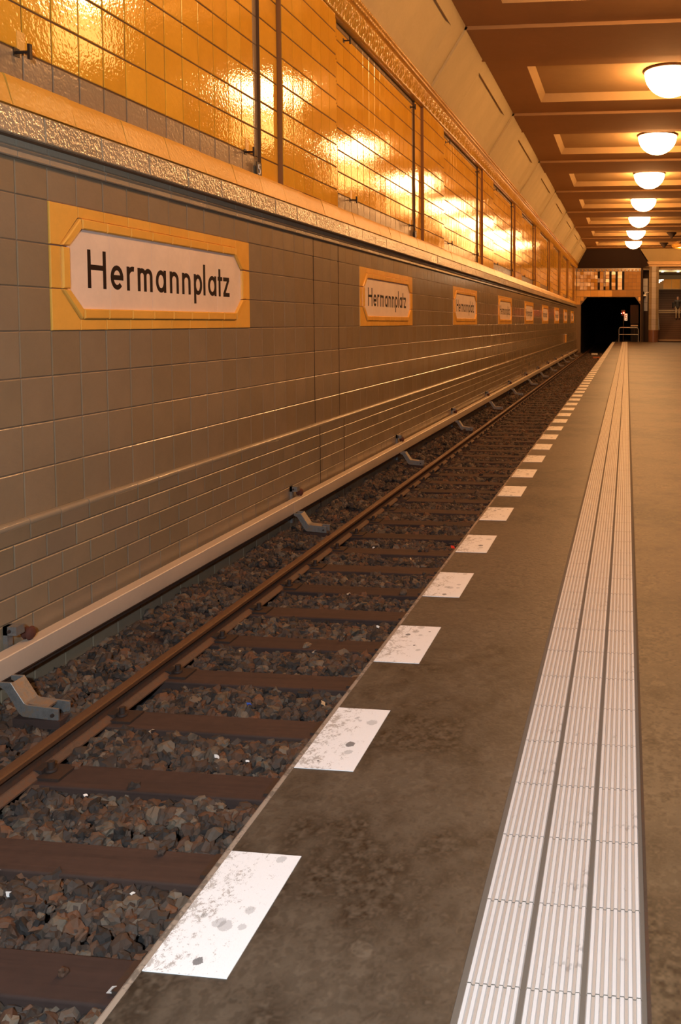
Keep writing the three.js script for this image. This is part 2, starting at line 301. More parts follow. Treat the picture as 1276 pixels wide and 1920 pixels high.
// glazed cornice with a relief of scrolls
{
  const base = [[-4.345, 6.075], [-4.228, 6.075], [-4.214, 6.085], [-4.205, 6.10], [-4.19, 6.13], [-4.175, 6.165], [-4.16, 6.20], [-4.145, 6.235], [-4.13, 6.27], [-4.115, 6.305], [-4.108, 6.33], [-4.15, 6.345], [-4.15, 6.375], [-4.10, 6.385], [-4.082, 6.40], [-4.08, 6.42], [-4.095, 6.44], [-4.11, 6.447], [-4.085, 6.455], [-4.066, 6.47], [-4.064, 6.49], [-4.08, 6.51], [-4.12, 6.525]];
  const n = 26, p = [], idx = [];
  for (let i = 0; i <= n; i++) {
    const t = i / n, z = T / 2 - 0.002 - (T - 0.004) * t;
    base.forEach(([x, yy], j) => {
      let d = 0; if (j > 3 && j < 10) { const v = (yy - 6.1) / 0.23, a = Math.hypot((((t * 1.25) % 1) - 0.5) * 1.3, v - 0.5); d = 0.012 * Math.cos(a * 17 + Math.atan2(v - 0.5, t - 0.5)) + 0.005 * Math.sin(t * 37.7 + v * 9); }
      if (j >= 13 && j <= 20) d += 0.004 * Math.sin(t * Math.PI * 8);
      p.push(x + d, yy, z);
    });
  }
  const m = base.length; for (let i = 0; i < n; i++) for (let j = 0; j < m - 1; j++) { const a = i * m + j, b = a + 1, c = a + m, d = c + 1; idx.push(a, c, b, b, c, d); }
  const g = new THREE.BufferGeometry(); g.setAttribute('position', new THREE.Float32BufferAttribute(p, 3)); g.setIndex(idx); g.computeVertexNormals();
  const uv = []; for (let i = 0; i < p.length; i += 3) uv.push(-p[i + 2], p[i + 1]); g.setAttribute('uv', new THREE.Float32BufferAttribute(uv, 2));
  const cm = [[0.60, 0.31, 0.045], [0.65, 0.35, 0.055]].map(c => glazed(...c, 0.13, 0.0012));
  for (let j = -34; j < 196; j++) mesh('cornice_tile', g, pick(cm), wallLeft, [0, 0, zc(j + 0.5)]);
}

// ================================================================== NAME SIGNS
{
  const B = 1.545, H3 = 2.505 - B, t1 = 2.182 - B, t0 = 1.862 - B, W = 10 * T;
  const stroke = (pts, w, closed) => {   // a ribbon of even width along a line, as a thin solid
    const L = [], R = [], n = pts.length;
    for (let i = 0; i < n; i++) {
      const a = pts[closed ? (i - 1 + n) % n : Math.max(i - 1, 0)], b = pts[closed ? (i + 1) % n : Math.min(i + 1, n - 1)], p = pts[i];
      const dx = b[0] - a[0], dy = b[1] - a[1], l = Math.hypot(dx, dy) || 1; L.push([p[0] - dy / l * w / 2, p[1] + dx / l * w / 2]); R.push([p[0] + dy / l * w / 2, p[1] - dx / l * w / 2]);
    }
    const q = [], m = closed ? n : n - 1, x = 0.0012, P = (a) => [x, a[1], -a[0]];
    for (let i = 0; i < m; i++) { const j = (i + 1) % n; q.push([P(R[i]), P(R[j]), P(L[j]), P(L[i])]); const D = a => [-0.004, a[1], -a[0]]; q.push([D(R[i]), D(R[j]), P(R[j]), P(R[i])], [P(L[i]), P(L[j]), D(L[j]), D(L[i])]); }
    return quads(q);
  };
  const arc = (cx, cy, rx, ry, a0, a1, n = 20) => Array.from({ length: n + 1 }, (_, i) => { const a = (a0 + (a1 - a0) * i / n) * Math.PI / 180; return [cx + rx * Math.cos(a), cy + ry * Math.sin(a)]; });
  const by = 1.88 - B, xh = 0.205, cap = 0.306, w = 0.042, h2 = w / 2;
  const V = (s, y0, y1) => stroke([[s, by + y0], [s, by + y1]], w), Hz = (s0, s1, y) => stroke([[s0, by + y], [s1, by + y]], w);
  const letters = [];
  letters.push(V(0.461, 0, cap), V(0.656, 0, cap), Hz(0.46, 0.655, 0.168));                                        // H
  { const cx = 0.823, r = 0.067; letters.push(stroke(arc(cx, by + xh / 2, r, xh / 2 - h2, 0, 318), w), Hz(cx - r, cx + r + h2, xh / 2)); }   // e
  letters.push(V(0.981, 0, xh), stroke(arc(1.05, by + xh - 0.075, 0.068, 0.058, 165, 75, 8), w));                   // r
  const hump = (s, d) => stroke([...arc(s + d / 2, by + xh - h2 - d / 2, d / 2, d / 2, 180, 0, 14), [s + d, by]], w);
  letters.push(V(1.140, 0, xh), hump(1.140, 0.094), hump(1.234, 0.094));                                            // m
  const bowl = (cx, r) => [stroke(arc(cx, by + xh / 2, r, xh / 2 - h2, 0, 360, 30).slice(0, 30), w, true), V(cx + r, 0, xh)];
  letters.push(...bowl(1.487, 0.064));                                                                               // a
  letters.push(V(1.655, 0, xh), hump(1.655, 0.115));                                                                 // n
  letters.push(V(1.872, 0, xh), hump(1.872, 0.115));                                                                 // n
  letters.push(V(2.092, -0.085, xh), stroke(arc(2.15, by + xh / 2, 0.06, xh / 2 - h2, 0, 360, 30).slice(0, 30), w, true)); // p
  letters.push(V(2.276, 0, cap + 0.004));                                                                            // l
  letters.push(...bowl(2.437, 0.066));                                                                               // a
  letters.push(V(2.593, 0, 0.285), Hz(2.553, 2.655, xh - h2));                                                       // t
  letters.push(Hz(2.672, 2.806, xh - h2), stroke([[2.79, by + xh - h2], [2.688, by + h2]], w), Hz(2.672, 2.812, h2)); // z
  const word = merge(letters);
  const a = 0.118, b = 0.2, yo = 0.089, yi = 0.17;       // outer border, inner moulding
  const flip = (pts, fx, fy) => { let q = pts.map(([s, y]) => [fx ? W - s : s, fy ? H3 - y : y]); return (fx !== fy) ? q.reverse() : q; };
  const gap = 0.003, parts = [];
  for (const fx of [false, true]) for (const fy of [false, true]) {
    const f = p => flip(p, fx, fy);
    parts.push(['corner_tile', outlineTile(f([[gap, gap], [T - gap, gap], [T - gap, yo - gap], [a - gap, 0.305], [a - gap, t0 - gap], [gap, t0 - gap]]), 0.018, 0.004), 0.006]);
    parts.push(['moulding_corner', outlineTile(f([[T + 0.012, yo + gap * 0.4], [T + 0.028, yi], [0.352, yi], [b, t0 - gap], [a + gap * 0.4, t0 - gap], [a + gap * 0.4, 0.308]]), 0.03, 0.009), 0.018]);
  }
  for (const fy of [false, true]) for (let i = 0; i < 8; i++) {
    parts.push(['border_tile', outlineTile(flip([[T * (i + 1) + gap, gap], [T * (i + 2) - gap, gap], [T * (i + 2) - gap, yo - gap], [T * (i + 1) + gap, yo - gap]], false, fy), 0.018, 0.004), 0.006]);
    const s0 = i ? T * (i + 1) + 0.014 : T + 0.03, s1 = i < 7 ? T * (i + 2) + 0.014 : W - T - 0.03;
    parts.push(['moulding_tile', outlineTile(flip([[s0 + gap, yo + gap * 0.4], [s1 - gap, yo + gap * 0.4], [s1 - gap, yi], [s0 + gap, yi]], false, fy), 0.03, 0.009), 0.018]);
  }
  for (const fx of [false, true]) {
    parts.push(['border_tile', outlineTile(flip([[gap, t0 + gap], [a - gap, t0 + gap], [a - gap, t1 - gap], [gap, t1 - gap]], fx, false), 0.018, 0.004), 0.006]);
    parts.push(['moulding_tile', outlineTile(flip([[a + gap * 0.4, t0 + gap], [b, t0 + gap], [b, t1 - gap], [a + gap * 0.4, t1 - gap]], fx, false), 0.03, 0.009), 0.018]);
  }
  const px = [b, 0.727, 1.34, 1.995, 2.538, W - b], plates = [];
  for (let i = 0; i < 5; i++) {
    const s0 = px[i] + (i ? 0.0012 : 0), s1 = px[i + 1] - (i < 4 ? 0.0012 : 0);
    const P = i === 0 ? [[s0, t0], [0.352, yi], [s1, yi], [s1, H3 - yi], [0.352, H3 - yi], [s0, t1]] : i === 4 ? [[s0, yi], [W - 0.352, yi], [s1, t0], [s1, t1], [W - 0.352, H3 - yi], [s0, H3 - yi]] : [[s0, yi], [s1, yi], [s1, H3 - yi], [s0, H3 - yi]];
    plates.push(outlineTile(P, 0.012, 0.0008));
  }
  const back = outlineTile([[0, 0], [W, 0], [W, H3], [0, H3]], 0.003, 0);
  const proto = new THREE.Group();
  const add = (n, g, m, x) => mesh(n, g, m, proto, [x, 0, 0]);
  add('backing', back, M.grout, -0.013); proto.children[0].name = 'backing';
  for (const [n, g, x] of parts) add(n, g, pick(M.frame), x);
  plates.forEach((g, i) => add('plate_tile', g, M.plate[i % 2], -0.002));
  add('lettering', word, M.ink, -0.002).userData.label = 'dark brown letters reading Hermannplatz';
  const nth = ['large pinkish name sign in a yellow tile frame, nearest of the row', 'second name sign from the left, in its yellow tile frame', 'third name sign along the wall, counted from the nearest', 'fourth name sign along the tiled wall, counted from the nearest', 'fifth name sign along the tiled wall, its word barely readable', 'sixth name sign along the wall, a narrow pale block in yellow', 'seventh name sign along the wall, third from the tunnel end', 'eighth name sign along the wall, last but one before the tunnel', 'smallest name sign, last one beside the dark tunnel mouth'];
  for (let k = 0; k < 9; k++) {
    const s = proto.clone(); s.name = numbered('station_sign'); s.position.set(-4.25, B, zc(22 * k)); s.userData = { label: nth[k], category: 'sign', group: 'station name signs along the wall' }; scene.add(s);
  }
}

// ================================================================== CEILING, COVE, COFFERS
const CE = { x: -3.355, y: 7.705, x0: -4.10, y0: 6.52, right: 12.15 };
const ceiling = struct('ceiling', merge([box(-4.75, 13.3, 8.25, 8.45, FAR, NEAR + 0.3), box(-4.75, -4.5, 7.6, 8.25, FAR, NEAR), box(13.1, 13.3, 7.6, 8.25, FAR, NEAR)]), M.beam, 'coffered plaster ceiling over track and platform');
const coffers = [[-2.42, 3.92], [4.9, 11.24]];
{
  const fy = CE.y, slab = 0.12;
  const field1 = (x0, x1, z1, z0) => box(x0, x1, fy, fy + slab, z0, z1);
  const cove = (s, out) => { const x = CE.x0 + (CE.x - CE.x0) * s, y = CE.y0 + (CE.y - CE.y0) * s, nx = 0.846, ny = -0.532; return [x + nx * out, y + ny * out]; };
  const mirror = x => 8.8 - x;
  for (let k = -4; k < 8; k++) {
    const zb = -17.25 - BAY * k, z1 = zb - 2.1, z0 = Math.max(zb - BAY, FAR + 0.9), c1 = zb - 2.8, c0 = zb - 6.05;
    if (z1 < FAR) continue;
    const by0 = fy - 0.075;
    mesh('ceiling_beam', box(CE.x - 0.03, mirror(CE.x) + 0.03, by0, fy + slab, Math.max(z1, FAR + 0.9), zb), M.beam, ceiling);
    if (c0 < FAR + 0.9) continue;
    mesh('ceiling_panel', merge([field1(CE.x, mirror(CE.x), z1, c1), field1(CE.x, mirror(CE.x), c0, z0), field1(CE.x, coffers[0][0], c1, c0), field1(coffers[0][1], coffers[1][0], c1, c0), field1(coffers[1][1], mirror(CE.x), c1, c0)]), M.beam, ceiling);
    for (const [xa, xb] of coffers) {
      const d = 0.2, i = 0.13, y1 = fy + d;
      const lo = [[xa, fy, c1], [xb, fy, c1], [xb, fy, c0], [xa, fy, c0]], hi = [[xa + i, y1, c1 - i], [xb - i, y1, c1 - i], [xb - i, y1, c0 + i], [xa + i, y1, c0 + i]], q = [[hi[0], hi[3], hi[2], hi[1]].reverse()];
      for (let e = 0; e < 4; e++) { const f = (e + 1) % 4; q.push([lo[e], lo[f], hi[f], hi[e]].reverse()); }
      const up = q.map(a => a.map(p => [p[0], p[1] + 0.06, p[2]]));
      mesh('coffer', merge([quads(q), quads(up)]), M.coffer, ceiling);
    }
  }
  // the cove: a rib under each beam, between them a panel with a sunk field, on both sides of the hall
  for (let k = -4; k < 8; k++) {
    const zb = -17.25 - BAY * k, z1 = zb - 1.95, z0 = Math.max(zb - BAY, FAR), zi1 = z1 - 0.42, zi0 = z0 + 0.75;
    if (z1 < FAR) continue;
    const P = (s, o, z, R) => { const [x, y] = cove(s, o); return R ? [mirror(x), y, z] : [x, y, z]; };
    for (const R of [false, true]) {
      const Q = (a, b) => R ? [a[3], a[2], a[1], a[0]] : a, rib = [], o = 0.045;
      rib.push(Q([P(0, o, zb, R), P(0, o, z1, R), P(1, o, z1, R), P(1, o, zb, R)]), Q([P(0, -0.05, zb, R), P(0, o, zb, R), P(1, o, zb, R), P(1, -0.05, zb, R)]), Q([P(0, o, z1, R), P(0, -0.05, z1, R), P(1, -0.05, z1, R), P(1, o, z1, R)]));
      mesh('cove_rib', quads(rib), M.plaster, ceiling);
      if (z1 - z0 < 2) continue;
      const sl = 0.14, su = 0.80, dp = -0.05, p = [];
      const st = (s0, s1, o0, o1, za, zbb) => p.push(Q([P(s0, o0, za, R), P(s0, o0, zbb, R), P(s1, o1, zbb, R), P(s1, o1, za, R)]));
      st(0, sl, 0, 0, z1, z0); st(su, 1, 0, 0, z1, z0); st(sl, su, 0, 0, z1, zi1); st(sl, su, 0, 0, zi0, z0);
      const e = 0.3; st(sl, su, dp, dp, zi1 - e, zi0 + e);
      p.push(Q([P(sl, 0, zi1, R), P(sl, dp, zi1 - e, R), P(su, dp, zi1 - e, R), P(su, 0, zi1, R)]), Q([P(sl, dp, zi0 + e, R), P(sl, 0, zi0, R), P(su, 0, zi0, R), P(su, dp, zi0 + e, R)]));
      p.push(Q([P(sl, 0, zi1, R), P(sl, 0, zi0, R), P(sl, dp, zi0 + e, R), P(sl, dp, zi1 - e, R)]), Q([P(su, dp, zi1 - e, R), P(su, dp, zi0 + e, R), P(su, 0, zi0, R), P(su, 0, zi1, R)]));
      mesh('cove_panel', quads(p), M.plaster, ceiling);
    }
  }
}

// ================================================================== LAMPS
const lampXs = [1.02, 0.96, 0.88, 0.78, 0.68, 0.56, 0.44];
{
  const pts = []; for (let i = 0; i <= 16; i++) { const a = Math.PI / 2 * i / 16; pts.push(new THREE.Vector2(0.64 * Math.sin(a), -0.60 * Math.cos(a))); } pts.push(new THREE.Vector2(0.64, 0.03));
  const bowl = new THREE.LatheGeometry(pts, 40), rim = new THREE.LatheGeometry([[0.60, 0.05], [0.668, 0.05], [0.668, 0.0], [0.645, -0.012], [0.60, 0.0]].map(p => new THREE.Vector2(...p)), 40);
  const bm = glowMat(LAMP.glow, LAMP.glowPower);
  const lamp = (x, z, label) => {
    const o = thing('ceiling_lamp', label, 'lamp', [x, 7.855, z], 0, 'round ceiling lamps');
    mesh('rim', rim, M.rim, o); mesh('bowl', bowl, bm, o);
    const l = new THREE.PointLight(LAMP.light, LAMP.candela, 0, 2); l.position.set(0, -1.12, 0); l.castShadow = true; l.shadow.radius = 25; o.add(l);
  };
  const nm = ['largest glowing bowl lamp, at the right edge of the picture', 'second nearest glowing bowl lamp below the ceiling', 'third glowing bowl lamp in the row, counted from the nearest', 'fourth glowing bowl lamp, middle one of the seven', 'fifth glowing bowl lamp of the row going away', 'sixth glowing bowl lamp, last but one before the tunnel end', 'farthest glowing bowl lamp, just above the dark end of the ceiling'];
  for (let k = 0; k < 7; k++) lamp(lampXs[k], -21.4 - BAY * k, nm[k]);
  lamp(1.05, -14.2, 'bowl lamp outside the frame, next before the nearest visible one');
  lamp(1.05, -7.0, 'bowl lamp outside the frame, almost above the photographer');
}

// ================================================================== PLATFORM
const floor = struct('floor', box(0.072, 10.0, -0.3, 0, FAR, NEAR), M.paving, 'worn asphalt platform');
{
  mesh('edge_paving', box(-1.188, -0.392, -0.3, 0, FAR, NEAR), M.asphalt, floor);
  const np = [[-1.212, -0.3], [-1.188, -0.3], [-1.188, 0.001], [-1.203, 0.001], [-1.21, -0.004], [-1.212, -0.012]];
  mesh('platform_nosing', sweep(np, NEAR, FAR), M.nosing, floor);
  mesh('strip_bed', box(-0.392, 0.062, -0.3, -0.002, FAR, NEAR), M.ribJoint, floor);
  mesh('metal_edge', box(0.062, 0.072, -0.3, 0.0025, FAR, NEAR), M.iron, floor);
  // tactile tiles, seven ribs each
  const L = 0.2985, Wd = 0.1467, prof = [], n = 7, w = Wd - 0.0085;
  prof.push([-w / 2, -0.006]); for (let i = 0; i < n; i++) { const c = -w / 2 + w * (i + 0.5) / n, p = w / n; prof.push([c - p * 0.33, -0.001], [c - p * 0.22, 0.0045], [c + p * 0.22, 0.0045], [c + p * 0.33, -0.001]); } prof.push([w / 2, -0.006]);
  const P2 = [...prof].reverse(), full = sweep(P2, L / 2 - 0.0014, -L / 2 + 0.0014);
  const base = (() => {   // three materials: the flat ground, the ribs that stand on it, the ends painted dark against the light they catch
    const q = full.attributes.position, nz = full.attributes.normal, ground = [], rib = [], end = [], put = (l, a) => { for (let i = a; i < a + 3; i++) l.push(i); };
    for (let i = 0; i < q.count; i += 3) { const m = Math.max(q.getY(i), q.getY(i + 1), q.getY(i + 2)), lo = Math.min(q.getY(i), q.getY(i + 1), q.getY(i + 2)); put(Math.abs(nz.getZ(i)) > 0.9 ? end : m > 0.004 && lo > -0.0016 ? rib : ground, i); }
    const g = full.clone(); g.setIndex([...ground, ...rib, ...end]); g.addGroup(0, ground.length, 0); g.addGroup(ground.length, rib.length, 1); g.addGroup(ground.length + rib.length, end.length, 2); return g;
  })(); { const q = base.attributes.position, u = base.attributes.uv; for (let i = 0; i < q.count; i++) u.setXY(i, q.getX(i), q.getZ(i)); }
  const variants = [0, 1, 2, 3, 4].map(k => { const g = base.clone(), u = g.attributes.uv; for (let i = 0; i < u.count; i++) u.setXY(i, u.getX(i) + k * 0.31, u.getY(i) + k * 0.53); return g; });
  const rest = [], hidden = []; let made = 0;
  for (let r = -24; r < 228; r++) for (let c = 0; c < 3; c++) {
    const z = -1.922 - L * (r + 0.5), x = -0.385 + Wd * (c + 0.5) + 0.002, seen = z < -1.5;
    const g = pick(variants);
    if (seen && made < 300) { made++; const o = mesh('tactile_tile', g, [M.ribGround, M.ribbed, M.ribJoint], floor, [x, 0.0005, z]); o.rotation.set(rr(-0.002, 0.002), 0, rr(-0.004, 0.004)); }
    else (z < -1.5 ? rest : hidden).push(g.clone().translate(x, 0.0005, z));
  }
  for (const [l, n] of [[rest, 'tactile_tiles_beyond'], [hidden, 'tactile_tiles_behind']]) {
    const cut = k => merge(l.map(g => { const h = g.toNonIndexed(), r = g.groups[k], o = new THREE.BufferGeometry(); for (const a of ['position', 'normal', 'uv']) { const t = h.attributes[a]; o.setAttribute(a, new THREE.BufferAttribute(t.array.slice(r.start * t.itemSize, (r.start + r.count) * t.itemSize), t.itemSize)); } return o; }));
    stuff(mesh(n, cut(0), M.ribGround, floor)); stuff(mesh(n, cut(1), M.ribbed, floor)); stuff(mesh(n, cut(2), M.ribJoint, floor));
  }
  // white dashes along the edge
  const dash = (() => { const g = new THREE.BoxGeometry(0.222, 0.002, 0.474); return g; })();
  for (let k = -7; k < 71; k++) mesh('edge_marking', dash, M.paint[((k % 3) + 3) % 3], floor, [-1.187 + 0.111, 0.001, -2.107 - 0.9555 * k]);
  struct('trim_1', box(-1.3, -1.212, -1.3, -0.06, FAR, NEAR), M.darkBrown, 'platform side wall').position.x = 0.08;
}

// ================================================================== TRACK
const trackbed = struct('trackbed', box(-4.3, -1.0, -1.4, -1.13, -110, NEAR), M.bed, 'bed of the track under the ballast');
const SL = 0.69, slz = i => -3.69 - SL * i;
{
  // sleepers
  const sg = [0, 1, 2].map(k => { const g = new RoundedBoxGeometry(2.62, 0.16, 0.235, 2, 0.012), u = g.attributes.uv, p = g.attributes.position; for (let i = 0; i < u.count; i++) u.setXY(i, p.getX(i) + k * 0.4, p.getZ(i) + p.getY(i) + k * 0.3); return g; });
  const ord = i => i;
  for (let i = -12; i < 96; i++) {
    const o = mesh('sleeper', pick(sg), pick(M.wood), scene, [-2.65 + rr(-0.02, 0.02), -1.10, slz(i) + rr(-0.012, 0.012)]); o.rotation.y = rr(-0.006, 0.006);
    tag(o, i >= -1 && i < 11 ? `${['nearest', 'second nearest', 'third', 'fourth', 'fifth', 'sixth', 'seventh', 'eighth', 'ninth', 'tenth', 'eleventh', 'twelfth'][i + 1]} visible wooden sleeper, counted from the bottom edge of the picture` : 'dark wooden sleeper of the receding row lying across the track in the ballast', 'sleeper', 'wooden sleepers of the track');
  }
  // rails
  const rail = (x, label) => {
    const r = thing('rail', label, 'rail', [x, -1.02, 0], 0, 'running rails');
    const head = [[-0.033, 0.112], [0.033, 0.112], [0.036, 0.118], [0.036, 0.140], [0.030, 0.148], [0.015, 0.150], [-0.015, 0.150], [-0.030, 0.148], [-0.036, 0.140], [-0.036, 0.118]];
    mesh('rail_head', toCreasedNormals(sweep(head, NEAR, -108), 0.4), M.railTop, r);
    mesh('rail_web', sweep([[-0.008, 0.03], [0.008, 0.03], [0.008, 0.115], [-0.008, 0.115]], NEAR, -108), M.railSide, r);
    mesh('rail_foot', sweep([[-0.0625, 0.0], [0.0625, 0.0], [0.0625, 0.010], [0.02, 0.034], [-0.02, 0.034], [-0.0625, 0.010]], NEAR, -108), M.railFoot, r);
    const clip = merge([box(-0.05, 0.0, 0.008, 0.036, -0.045, 0.045), new THREE.CylinderGeometry(0.020, 0.020, 0.05, 6).translate(0.028, 0.045, 0), new THREE.CylinderGeometry(0.032, 0.034, 0.012, 10).translate(0.028, 0.022, 0), box(-0.01, 0.13, -0.004, 0.012, -0.08, 0.08)]);
    for (let i = -4; i < 98; i++) for (const s of [1, -1]) { if (i > 55 && s < 0) continue; const c = mesh('rail_clip', clip, M.iron, r, [s * 0.062, 0.004, slz(i)]); if (s < 0) c.rotation.y = Math.PI; }
  };
  rail(-3.402, 'rusty running rail on the wall side of the track, its top catching light');
  rail(-1.795, 'running rail hidden below the platform edge');
  // third rail cover: painted boards end to end
  const cover = thing('third_rail_cover', 'long cream painted cover board over the third rail beside the wall', 'rail cover', [-4.05, -0.6, 0]);
  const gp = [[-0.112, -0.142], [-0.002, -0.142], [0.0, -0.137], [0.0, -0.006], [-0.006, 0.0], [-0.105, 0.0], [-0.112, -0.006]];
  const gp2 = gp.map(([x, y]) => [x, y]);
  for (let k = -1; k < 14; k++) { const z1 = k < 0 ? NEAR : -9.74 - 4.85 * (k) + 4.85, zz = k < 0 ? -4.89 : z1 - 4.85; mesh('cover_board', toCreasedNormals(sweep(gp2, z1 - 0.004, Math.max(zz, FAR - 4) + 0.004), 0.5), M.guard, cover, [0, rr(-0.002, 0.002), 0]); }
  mesh('cover_lip', box(-0.105, -0.004, -0.154, -0.1425, -74, NEAR), M.iron, cover);
  mesh('power_rail', box(-0.085, -0.03, -0.19, -0.11, -74, NEAR), M.railSide, cover);
  // brackets that carry it
  const nth = ['nearest', 'second nearest', 'third nearest', 'fourth', 'fifth', 'sixth', 'seventh', 'eighth', 'ninth', 'tenth', 'eleventh', 'twelfth', 'thirteenth', 'fourteenth'];
  for (let k = 0; k < 13; k++) {
    const b = thing('rail_bracket', k < 3 ? `${nth[k]} galvanised bent steel bracket under the third rail cover` : `${nth[k]} bracket of the third rail cover, counted from the camera`, 'bracket', [-4.05, -1.02, -4.95 - 4.85 * k], 0, 'brackets of the third rail cover');
    const u = (pts) => { const sh = new THREE.Shape(pts.map(p => new THREE.Vector2(...p))); return new THREE.ExtrudeGeometry(sh, { depth: 0.012, bevelEnabled: true, bevelSize: 0.002, bevelThickness: 0.002, bevelSegments: 1 }); };
    const out = [[0.0, 0.282], [0.0, 0.255], [0.045, 0.235], [0.14, 0.082], [0.165, 0.064], [0.41, 0.050], [0.41, 0.125], [0.20, 0.14], [0.175, 0.15], [0.085, 0.282]];
    mesh('side_plate', u(out).translate(0, 0, 0.05), M.zinc, b); mesh('side_plate', u(out).translate(0, 0, -0.062), M.zinc, b);
    mesh('channel_back', quads([[[0.089, 0.282, 0.05], [0.089, 0.282, -0.05], [0.178, 0.149, -0.05], [0.178, 0.149, 0.05]].reverse(), [[0.178, 0.149, 0.05], [0.178, 0.149, -0.05], [0.33, 0.128, -0.05], [0.33, 0.128, 0.05]].reverse(), [[0.085, 0.275, 0.05], [0.085, 0.275, -0.05], [0.178, 0.139, -0.05], [0.178, 0.139, 0.05]], [[0.178, 0.139, 0.05], [0.178, 0.139, -0.05], [0.33, 0.118, -0.05], [0.33, 0.118, 0.05]]]), M.zinc, b);
    const bolt = new THREE.CylinderGeometry(0.012, 0.012, 0.02, 8).rotateX(Math.PI / 2);
    mesh('bolt', bolt, M.iron, b, [0.375, 0.085, 0.066]);
    mesh('foot', box(0.10, 0.43, -0.005, 0.052, -0.075, 0.075), M.wood[0], b);
    mesh('post', merge([box(-0.148, -0.116, 0.1, 0.56, -0.22, -0.17), box(-0.148, -0.05, 0.50, 0.56, -0.25, -0.17)]), M.zinc, b);
    mesh('bolt', bolt, M.iron, b, [-0.10, 0.53, -0.168]);
    mesh('insulator', new THREE.LatheGeometry([[0, 0], [0.03, 0], [0.045, 0.02], [0.03, 0.035], [0.05, 0.055], [0.03, 0.075], [0, 0.08]].map(p => new THREE.Vector2(...p)), 14).rotateZ(-Math.PI / 2), M.rust, b, [-0.115, 0.465, -0.32]);
  }
}
// ballast: broken stone between and beside the sleepers
{
  const g = new THREE.IcosahedronGeometry(1, 1), p = g.attributes.position, keys = new Map();
  for (let i = 0; i < p.count; i++) { const k = [p.getX(i), p.getY(i), p.getZ(i)].map(v => v.toFixed(3)).join(); if (!keys.has(k)) keys.set(k, rr(0.62, 1.12)); const s = keys.get(k); p.setXYZ(i, p.getX(i) * s, p.getY(i) * s * 0.8, p.getZ(i) * s); }
  g.computeVertexNormals();
  const list = [], q = new THREE.Quaternion(), e = new THREE.Euler(), v = new THREE.Vector3(), sc = new THREE.Vector3(), mtx = new THREE.Matrix4();
  const put = (x, y, z, s) => { e.set(rnd() * 6.3, rnd() * 6.3, rnd() * 6.3); q.setFromEuler(e); sc.set(s * rr(0.75, 1.3), s * rr(0.65, 1.05), s * rr(0.75, 1.25)); list.push(mtx.clone().compose(v.set(x, y, z), q, sc)); };
  for (const [za, zb, size, dens] of [[-1.0, -13, 0.041, 950], [-13, -28, 0.045, 560], [-28, -52, 0.052, 270], [-52, -70, 0.062, 150]]) {
    const n = Math.floor((za - zb) * 3.0 * dens);
    for (let i = 0; i < n; i++) {
      const x = rr(-4.2, -1.2), z = rr(zb, za), f = (z + 3.69) / SL, ds = Math.abs(f - Math.round(f)) * SL, onS = ds < 0.125 && x > -3.95, gap = clamp((ds - 0.12) / 0.22);
      if (Math.abs(x + 3.402) < 0.075) continue;
      if (Math.abs(x + 3.402) < 0.16 && onS) continue;
      let y = -1.075 + 0.03 * gap + 0.012 * Math.sin(x * 5 + z * 3);
      if (onS) { if (x > -3.35) { if (rnd() > 0.004) continue; y = -1.012; } else { if (rnd() > 0.55 + 0.3 * Math.sin(z * 7)) continue; y = -1.012; } }
      if (x < -3.6) y += 0.035 * clamp((-3.6 - x) / 0.3) + 0.03 * clamp((-4.0 - x) / 0.15);
      put(x, y + rr(-0.012, 0.012), z, size * (0.5 + 0.95 * Math.pow(rnd(), 1.6)));
    }
  }
  const im = new THREE.InstancedMesh(g, M.stone, list.length); im.name = 'ballast'; im.castShadow = im.receiveShadow = true;
  const cols = [[0.085, 0.062, 0.047], [0.055, 0.041, 0.033], [0.112, 0.085, 0.064], [0.11, 0.066, 0.042], [0.038, 0.03, 0.025], [0.145, 0.074, 0.04], [0.175, 0.138, 0.10]], c = new THREE.Color();
  list.forEach((m, i) => { im.setMatrixAt(i, m); const k = cols[Math.floor(Math.pow(rnd(), 1.25) * cols.length)], f = rr(0.7, 1.25); c.setRGB(k[0] * f * 0.82, k[1] * f * 0.75, k[2] * f * 0.68); im.setColorAt(i, c); });
  tag(im, 'dark broken stone ballast between the sleepers and beside the rail', 'ballast').userData.kind = 'stuff'; scene.add(im);
}
